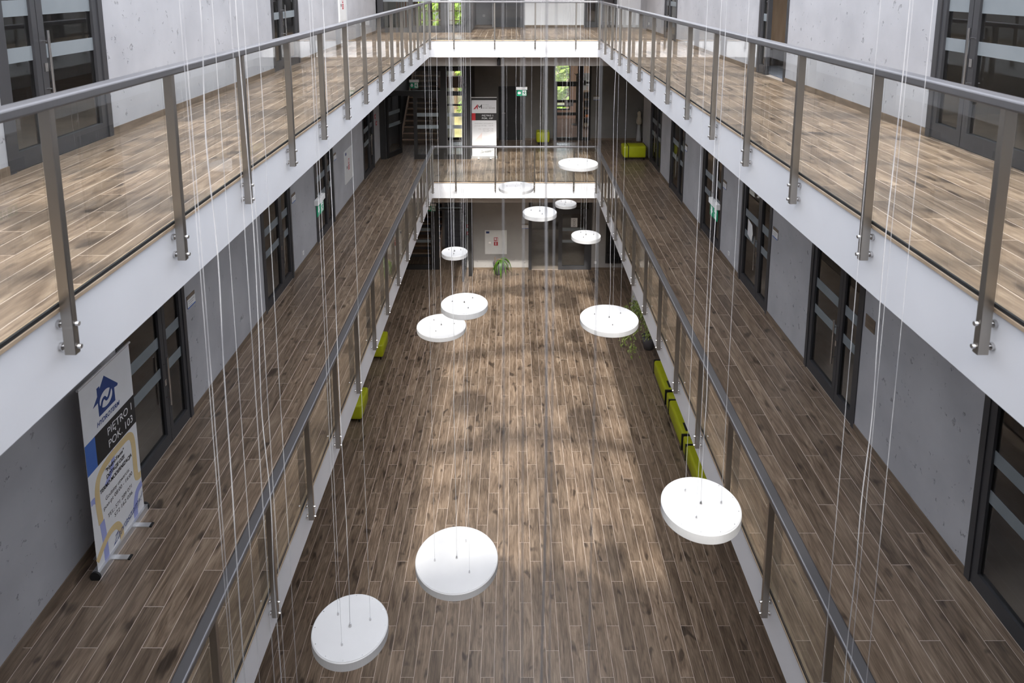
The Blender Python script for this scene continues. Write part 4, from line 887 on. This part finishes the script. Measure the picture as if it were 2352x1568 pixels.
exit_sign((-3.00, 10.10, 6.30), (0, 1, 0), 0.40, 'green exit sign hung lengthwise over the first floor gallery, banner side', 'down', 7.45)
exit_sign((3.10, 10.30, 6.30), (0, -1, 0), 0.40, 'green exit sign hung lengthwise over the first floor gallery, bench side', 'down', 7.45)
exit_sign((-2.86, 22.2, 2.22), (1, 0, 0), 0.30, 'green exit sign with a down arrow in the ground floor stair corner', 'down', 3.32)

# ------------------------------------------------------------------ hydrant cabinets, alarm signs, plates, sockets
def cabinet(pl, label, w=0.75, h=0.86):
    c = empty('hydrant_cabinet', pl.o, label, 'fire cabinet', 'white hydrant cabinets')
    ob('body', rect(pl, 0, w, 0, h, 0.0, 0.020), 'white_plastic', c); d = ob('cabinet_door', rect(pl, 0.035, w - 0.035, 0.035, h - 0.035, 0.020, 0.027), 'white_plastic', c)
    ob('maker_plate', rect(pl, 0.04, 0.15, h - 0.11, h - 0.04, 0.027, 0.030), 'print_navy', d)
    ob('lock', rect(pl, 0.14, 0.20, 0.38, 0.45, 0.027, 0.036), 'chrome', d)
    for a, b in ((0.31, 0.47), (0.31, 0.31)):
        s = ob('red_sticker', rect(pl, a, a + 0.135, b, b + 0.135, 0.027, 0.029), 'red_sign', d)
    ob('sticker_mark', rect(pl, 0.33, 0.38, 0.50, 0.59, 0.029, 0.030), 'print_white', d); ob('sticker_mark', rect(pl, 0.405, 0.43, 0.48, 0.59, 0.029, 0.030), 'print_white', d); ob('sticker_mark', rect(pl, 0.362, 0.388, 0.33, 0.43, 0.029, 0.030), 'print_white', d)
cabinet(Plane2D((-0.93, 22.5, 0.58), (1, 0, 0), (0, 0, 1)), 'white hydrant cabinet on the ground floor end wall above the potted plant')
cabinet(Plane2D((WL + 0.001, 17.05, Z1 + 0.58), (0, 1, 0), (0, 0, 1)), 'white hydrant cabinet on the first floor wall, banner side', 0.85)
cabinet(Plane2D((WL + 0.001, 17.08, Z2 + 0.62), (0, 1, 0), (0, 0, 1)), 'white hydrant cabinet on the second floor wall, banner side', 0.75)
def alarm(pl, label, w=0.13):
    a = ob('alarm_sign', rect(pl, 0, w, 0, w, 0, 0.012), 'red_sign'); tag(a, label, 'fire sign')
    ob('symbol', rect(pl, w * 0.3, w * 0.7, w * 0.3, w * 0.7, 0.012, 0.014), 'print_white', a)
alarm(Plane2D((-1.56, 22.5, 1.52), (1, 0, 0), (0, 0, 1)), 'upper red fire sign beside the open ground floor door')
alarm(Plane2D((-1.56, 22.5, 1.26), (1, 0, 0), (0, 0, 1)), 'lower red fire sign beside the open ground floor door')
alarm(Plane2D((WL, 21.05, Z1 + 1.50), (0, 1, 0), (0, 0, 1)), 'upper small red fire sign near the first floor stair partition')
alarm(Plane2D((WL, 21.22, Z1 + 1.25), (0, 1, 0), (0, 0, 1)), 'lower small red fire sign near the first floor stair partition')
def plate(pl, label, white=True):
    a = ob('door_plate', rect(pl, 0, 0.22, 0, 0.17, 0, 0.008), 'baseboard_wood'); tag(a, label, 'sign')
    if white:
        p = ob('name_card', rect(pl, 0.0, 0.22, -0.004, 0.12, 0.008, 0.012), 'print_white', a)
        for k in range(3): ob('printed_line', rect(pl, 0.03, 0.19 - 0.03 * k, 0.085 - 0.03 * k, 0.093 - 0.03 * k, 0.012, 0.0125), 'print_grey', a)
        ob('printed_line', rect(pl, 0.0, 0.22, -0.004, 0.012, 0.012, 0.0125), 'print_blue', a)
for y, lab in ((8.50, 'white name plate right after the banner, first floor'), (12.86, 'white name plate halfway along the first floor banner side wall'), (16.04, 'white name plate beside the hydrant cabinet, first floor')):
    plate(Plane2D((WL, y, Z1 + 1.48), (0, 1, 0), (0, 0, 1)), lab)
for y, lab, wh in ((8.06, 'plain brown wooden plate beside the nearest full glass door, first floor', False), (11.16, 'white name plate next to the door with the notice sheet', True), (13.95, 'white name plate next to the door behind the exit sign, bench side', True), (17.17, 'white name plate near the lime bench on the first floor gallery', True)):
    plate(Plane2D((WR, y, Z1 + 1.48), (0, -1, 0), (0, 0, 1)), lab, wh)
plate(Plane2D((0.34, 22.5, 1.50), (1, 0, 0), (0, 0, 1)), 'white name plate beside the ground floor glass entrance')
plate(Plane2D((2.95, 24.5, Z1 + 1.50), (1, 0, 0), (0, 0, 1)), 'white name plate beside the far glazed office door, first floor')
def socket(pl, label):
    a = ob('wall_socket', rect(pl, 0, 0.085, 0, 0.085, 0, 0.009), 'white_plastic'); tag(a, label, 'socket')
    ob('socket_face', poly(pl, [(0.0425 + 0.022 * math.cos(t * math.pi / 6), 0.0425 + 0.022 * math.sin(t * math.pi / 6)) for t in range(12)], 0.009, 0.010), 'print_pale', a)
socket(Plane2D((WL, 13.36, Z1 + 0.20), (0, 1, 0), (0, 0, 1)), 'white socket low on the first floor wall, banner side')
socket(Plane2D((WR, 13.42, Z1 + 0.20), (0, -1, 0), (0, 0, 1)), 'white socket low on the first floor wall, bench side')
socket(Plane2D((-1.10, 25.9, Z2 + 0.30), (1, 0, 0), (0, 0, 1)), 'white socket in the grey alcove of the second floor landing')
socket(Plane2D((2.84, 22.5, 0.22), (1, 0, 0), (0, 0, 1)), 'white socket near the black radiator, ground floor')
socket(Plane2D((WR, 22.45, Z2 + 0.22), (0, -1, 0), (0, 0, 1)), 'white socket low on the second floor wall, bench side')
n = ob('notice_sheet', poly(Plane2D((WR - 0.004, 12.36, Z1 + 1.05), (0, -1, 0), (0, 0, 1)), [(0.0, 0.0), (0.22, -0.06), (0.27, 0.10), (0.22, 0.25), (0.0, 0.30)], 0.0, 0.003), 'print_white'); tag(n, 'curled white notice sheet on the glass door, first floor', 'notice')
sp = empty('spotlight', (-0.38, 19.75, 7.62), 'small black spotlight under the far second floor edge', 'spotlight')
ob('spot_body', cylm((-0.38, 19.72, 7.48), (-0.38, 19.72, 7.66), 0.055), 'anthracite_dark', sp); ob('spot_arm', bx(-0.41, -0.35, 19.70, 19.79, 7.64, 7.70), 'anthracite_dark', sp)

# ------------------------------------------------------------------ lime seating
def ottoman(x0, x1, y0, y1, z, h, label, group, strap=None):
    o = empty('ottoman', ((x0 + x1) / 2, (y0 + y1) / 2, z), label, 'ottoman', group)
    b = rbox(x0, x1, y0, y1, z + 0.09, z + h, 0.055, 3)
    # body tapers towards the floor
    for v in b.verts:
        t = (z + h - v.co.z) / h; k = 1 - 0.10 * max(0, t - 0.3)
        v.co.x = (x0 + x1) / 2 + (v.co.x - (x0 + x1) / 2) * k; v.co.y = (y0 + y1) / 2 + (v.co.y - (y0 + y1) / 2) * k
    ob('cushion', b, 'lime', o, smooth=True)
    for x in (x0 + 0.09, x1 - 0.09):
        for y in (y0 + 0.09, y1 - 0.09): ob('leg', cylm((x, y, z), (x, y, z + 0.11), 0.018, 0.024), 'rubber', o)
    if strap:
        for sx in strap: ob('strap', rbox(sx, sx + 0.025, y0 - 0.004, y1 + 0.004, z + 0.085, z + h + 0.004, 0.003, 1), 'rubber', o)
    return o
ottoman(0.86, 1.34, 23.75, 24.2, Z1, 0.48, 'lime green cube ottoman against the dark first floor end wall', 'lime seats', None)
ottoman(3.60, 4.38, 21.62, 22.15, Z1, 0.48, 'lime green bench with a black strap at the end of the first floor gallery', 'lime seats', (3.76, 4.33))
ottoman(-4.10, -3.38, 14.10, 14.85, Z0, 0.46, 'lime green ottoman on the ground floor, nearer one peeping out under the banner side beam', 'lime seats')
ottoman(-4.10, -3.38, 16.70, 17.45, Z0, 0.46, 'lime green ottoman on the ground floor, farther one peeping out under the banner side beam', 'lime seats')
def bench(y0, y1, label):
    o = empty('bench', (3.94, (y0 + y1) / 2, 0), label, 'bench', 'lime bench modules')
    ob('cushion', rbox(3.58, 4.30, y0, y1, 0.10, 0.46, 0.06, 3), 'lime', o, smooth=True)
    ob('socket_panel', rbox(3.69, 3.86, y0 + 0.10, y0 + 0.38, 0.455, 0.464, 0.003, 1), 'rubber', o)
    ob('strap', rbox(3.576, 4.304, y0 + 0.02 - 0.03, y0 + 0.015, 0.09, 0.464, 0.003, 1), 'rubber', o); ob('strap', rbox(3.576, 4.304, y1 - 0.015, y1 + 0.01, 0.09, 0.464, 0.003, 1), 'rubber', o)
    for x in (3.68, 4.20):
        for y in (y0 + 0.12, y1 - 0.12): ob('leg', cylm((x, y, 0), (x, y, 0.12), 0.02, 0.026), 'rubber', o)
bench(14.70, 16.00, 'lime green bench module farthest along the ground floor wall, by the ficus')
bench(13.12, 14.34, 'lime green bench module in the middle of the ground floor row')
bench(11.20, 12.80, 'lime green bench module nearest on the ground floor, half behind a disc lamp')
for y, lab in ((14.52, 'short lime link piece with a black handle, farther one'), (12.96, 'short lime link piece with a black handle, nearer one')):
    o = empty('bench_link', (3.94, y, 0), lab, 'bench link', 'lime bench links')
    ob('cushion', rbox(3.60, 4.30, y - 0.125, y + 0.125, 0.10, 0.45, 0.03, 2), 'lime', o, smooth=True); [ob('leg', cylm((x, y, 0), (x, y, 0.12), 0.02, 0.026), 'rubber', o) for x in (3.68, 4.20)]; ob('handle', tube([(3.74, y, 0.445), (3.75, y, 0.475), (3.83, y, 0.475), (3.84, y, 0.445)], 0.012, 6), 'rubber', o)

# ------------------------------------------------------------------ plants
dr = empty('potted_dracaena', (-0.47, 22.12, 0), 'dracaena with long arching leaves in a grey cone pot under the hydrant cabinet', 'potted plant')
ob('pot', lathe([(0, 0), (0.085, 0), (0.11, 0.04), (0.185, 0.42), (0.18, 0.44), (0.165, 0.42), (0.155, 0.38), (0, 0.38)], (-0.47, 22.12, 0), 32), 'pot_grey', dr, smooth=True)
ob('soil', lathe([(0, 0.375), (0.15, 0.375), (0.15, 0.385), (0, 0.385)], (-0.47, 22.12, 0), 24), 'soil', dr)
ob('cane', tube([(-0.57, 22.15, 0.38), (-0.58, 22.16, 0.50), (-0.575, 22.17, 0.60)], 0.016, 8), 'bark', dr)
ob('cane', tube([(-0.45, 22.1, 0.38), (-0.50, 22.04, 0.56), (-0.44, 22.0, 0.60), (-0.33, 21.92, 0.60)], 0.018, 8), 'bark', dr)
ob('cane', tube([(-0.50, 22.08, 0.38), (-0.46, 22.03, 0.50)], 0.014, 8), 'bark', dr)
rnd = random.Random(3)
def long_leaf(base, ang, length, lift, droop, wid):
    bm = bmesh.new(); n = 7; base = Vector(base); d = Vector((math.cos(ang), math.sin(ang), 0)); sd = Vector((-d.y, d.x, 0)); prev = None
    for k in range(n + 1):
        t = k / n; p = base + d * (length * (t - 0.25 * t * t * droop)) + Vector((0, 0, lift * t - droop * length * 0.95 * t * t)); w = wid * (math.sin(math.pi * min(1, 0.12 + 0.88 * t)) ** 0.7) * (1 if k < n else 0.05)
        row = [bm.verts.new(p - sd * w), bm.verts.new(p + Vector((0, 0, -w * 0.35))), bm.verts.new(p + sd * w)]
        if prev:
            for i in range(2): bm.faces.new((prev[i], prev[i + 1], row[i + 1], row[i]))
        prev = row
    return bm
for k in range(13):
    a = -2.4 + 3.6 * (k / 12) + rnd.uniform(-0.25, 0.25)
    ob('leaf', long_leaf((-0.35 + rnd.uniform(-0.04, 0.04), 21.94 + rnd.uniform(-0.03, 0.03), 0.60 + rnd.uniform(-0.04, 0.04)), a, rnd.uniform(0.36, 0.58), rnd.uniform(0.05, 0.30), rnd.uniform(0.9, 1.5), rnd.uniform(0.020, 0.034)), 'leaf', dr, smooth=True)
for k in range(3):
    a = rnd.uniform(-3.1, 0.2)
    ob('leaf', long_leaf((-0.46, 22.05, 0.52), a, rnd.uniform(0.30, 0.45), rnd.uniform(0.0, 0.2), rnd.uniform(0.9, 1.3), rnd.uniform(0.016, 0.024)), 'leaf', dr, smooth=True)

fi = empty('ficus_tree', (3.62, 17.2, 0), 'bushy ficus in a dark pot at the end of the lime bench row', 'potted tree')
ob('pot', lathe([(0, 0), (0.13, 0), (0.19, 0.36), (0.175, 0.36), (0.165, 0.31), (0, 0.31)], (3.72, 17.35, 0), 28), 'pot_grey', fi, smooth=True)
ob('trunk', tube([(3.72, 17.35, 0.3), (3.68, 17.30, 0.8), (3.58, 17.2, 1.3), (3.5, 17.1, 1.75)], [0.03, 0.026, 0.02, 0.008], 8), 'bark', fi)
brs = [((3.67, 17.28, 0.85), (3.25, 16.95, 1.25), (2.92, 16.62, 0.70)), ((3.6, 17.22, 1.2), (3.22, 16.80, 1.35), (3.08, 16.35, 0.50)), ((3.6, 17.2, 1.2), (3.50, 16.85, 1.45), (3.46, 16.40, 0.9)), ((3.56, 17.18, 1.4), (3.45, 17.0, 1.75), (3.40, 16.75, 1.5)), ((3.55, 17.15, 1.45), (3.62, 16.9, 1.6), (3.75, 16.6, 1.1)), ((3.68, 17.3, 0.8), (3.85, 16.95, 1.0), (3.95, 16.6, 0.55)), ((3.6, 17.22, 1.2), (3.28, 17.1, 1.5), (3.02, 16.95, 1.15))]
bm = bmesh.new(); rnd = random.Random(9)
for br in brs:
    ln = smoothline(br, 8); ob('branch', tube(ln, [0.010 - 0.0004 * i for i in range(len(ln))], 6), 'bark', fi)
    for i, p in enumerate(ln):
        for _ in range(16 if i > 2 else 8):
            q = p + Vector((rnd.gauss(0, 0.075), rnd.gauss(0, 0.075), rnd.gauss(-0.03, 0.075)))
            d = Vector((rnd.gauss(0, 0.5), rnd.gauss(-0.2, 0.5), -0.7)).normalized(); sdv = d.cross(Vector((rnd.gauss(0, 1), rnd.gauss(0, 1), 1))).normalized(); up = d.cross(sdv); L_ = rnd.uniform(0.06, 0.10)
            bm.faces.new([bm.verts.new(q), bm.verts.new(q + d * L_ * 0.4 + sdv * L_ * 0.24 + up * 0.006), bm.verts.new(q + d * L_), bm.verts.new(q + d * L_ * 0.4 - sdv * L_ * 0.24 + up * 0.006)])
o = ob('foliage', bm, 'leaf_ficus', fi); o['kind'] = 'stuff'

# ------------------------------------------------------------------ office behind the open door on the second floor
ofc = ob('carpet', bx(WR + 0.12, OR, 8.5, 15.5, Z2 + 0.001, Z2 + 0.010), 'carpet_grey'); tag(ofc, 'blue-grey carpet of the office behind the open door', 'carpet', None, 'structure')
wallbox('wall_office_upper', 'cross walls of the office behind the open door', [(WR + 0.12, OR, 15.5, 15.6, Z2, 11.7), (WR + 0.12, OR, 8.4, 8.5, Z2, 11.7)], 'beige_paint')
cb = empty('wardrobe', (5.4, 13.3, Z2), 'wooden wardrobe front seen through the open office door', 'wardrobe')
ob('body', bx(4.75, 6.0, 13.25, 13.8, Z2 + 0.35, Z2 + 2.2), 'light_wood', cb); ob('plinth', bx(4.80, 5.95, 13.30, 13.8, Z2 + 0.01, Z2 + 0.35), 'anthracite_dark', cb)
ob('wardrobe_door', bx(4.76, 5.37, 13.23, 13.25, Z2 + 0.37, Z2 + 2.18), 'light_wood', cb); ob('wardrobe_door', bx(5.38, 5.99, 13.23, 13.25, Z2 + 0.37, Z2 + 2.18), 'light_wood', cb)
sf = empty('book_rack', (6.5, 13.0, Z2), 'reddish open rack with binders in the office behind the open door', 'shelf')
for x in (6.05, 7.35): ob('side_panel', bx(x, x + 0.03, 12.9, 13.4, Z2 + 0.01, Z2 + 2.0), 'terracotta', sf)
for q in (0.1, 0.5, 0.9, 1.3, 1.97): ob('shelf_board', bx(6.08, 7.35, 12.9, 13.4, Z2 + q, Z2 + q + 0.025), 'stair_wood', sf)
ob('back_panel', bx(6.08, 7.35, 13.38, 13.4, Z2 + 0.13, Z2 + 1.97), 'terracotta', sf)
for k in range(4):
    o = ob('binder', rbox(6.12 + 0.12 * k, 6.21 + 0.12 * k, 13.0, 13.3, Z2 + 0.926, Z2 + 1.22, 0.004, 1), ('red_sign', 'print_black', 'print_navy', 'print_pale')[k]); tag(o, ('red', 'black', 'navy', 'pale grey')[k] + ' ring binder on the rack in the open office', 'binder', 'binders on the office rack')
# cloth hanging at the far corner of the first floor
hc = empty('hanging_coat', (4.60, 24.3, Z1), 'cream coat over a white cloth hanging in the far corner recess, first floor', 'coat')
ob('coat', lathe([(0.02, 1.12), (0.07, 1.06), (0.06, 0.92), (0.10, 0.80), (0.10, 0.68), (0.05, 0.62), (0, 0.62)], (4.60, 24.34, Z1), 14), 'cream_cloth', hc, smooth=True)
ob('cloth', lathe([(0.0, 0.62), (0.05, 0.62), (0.06, 0.45), (0.085, 0.2), (0.10, 0.02), (0, 0.02)], (4.60, 24.34, Z1), 14), 'print_pale', hc, smooth=True)
ob('hook', cylm((4.60, 24.34, Z1 + 1.11), (4.60, 24.5, Z1 + 1.20), 0.008), 'chrome', hc)
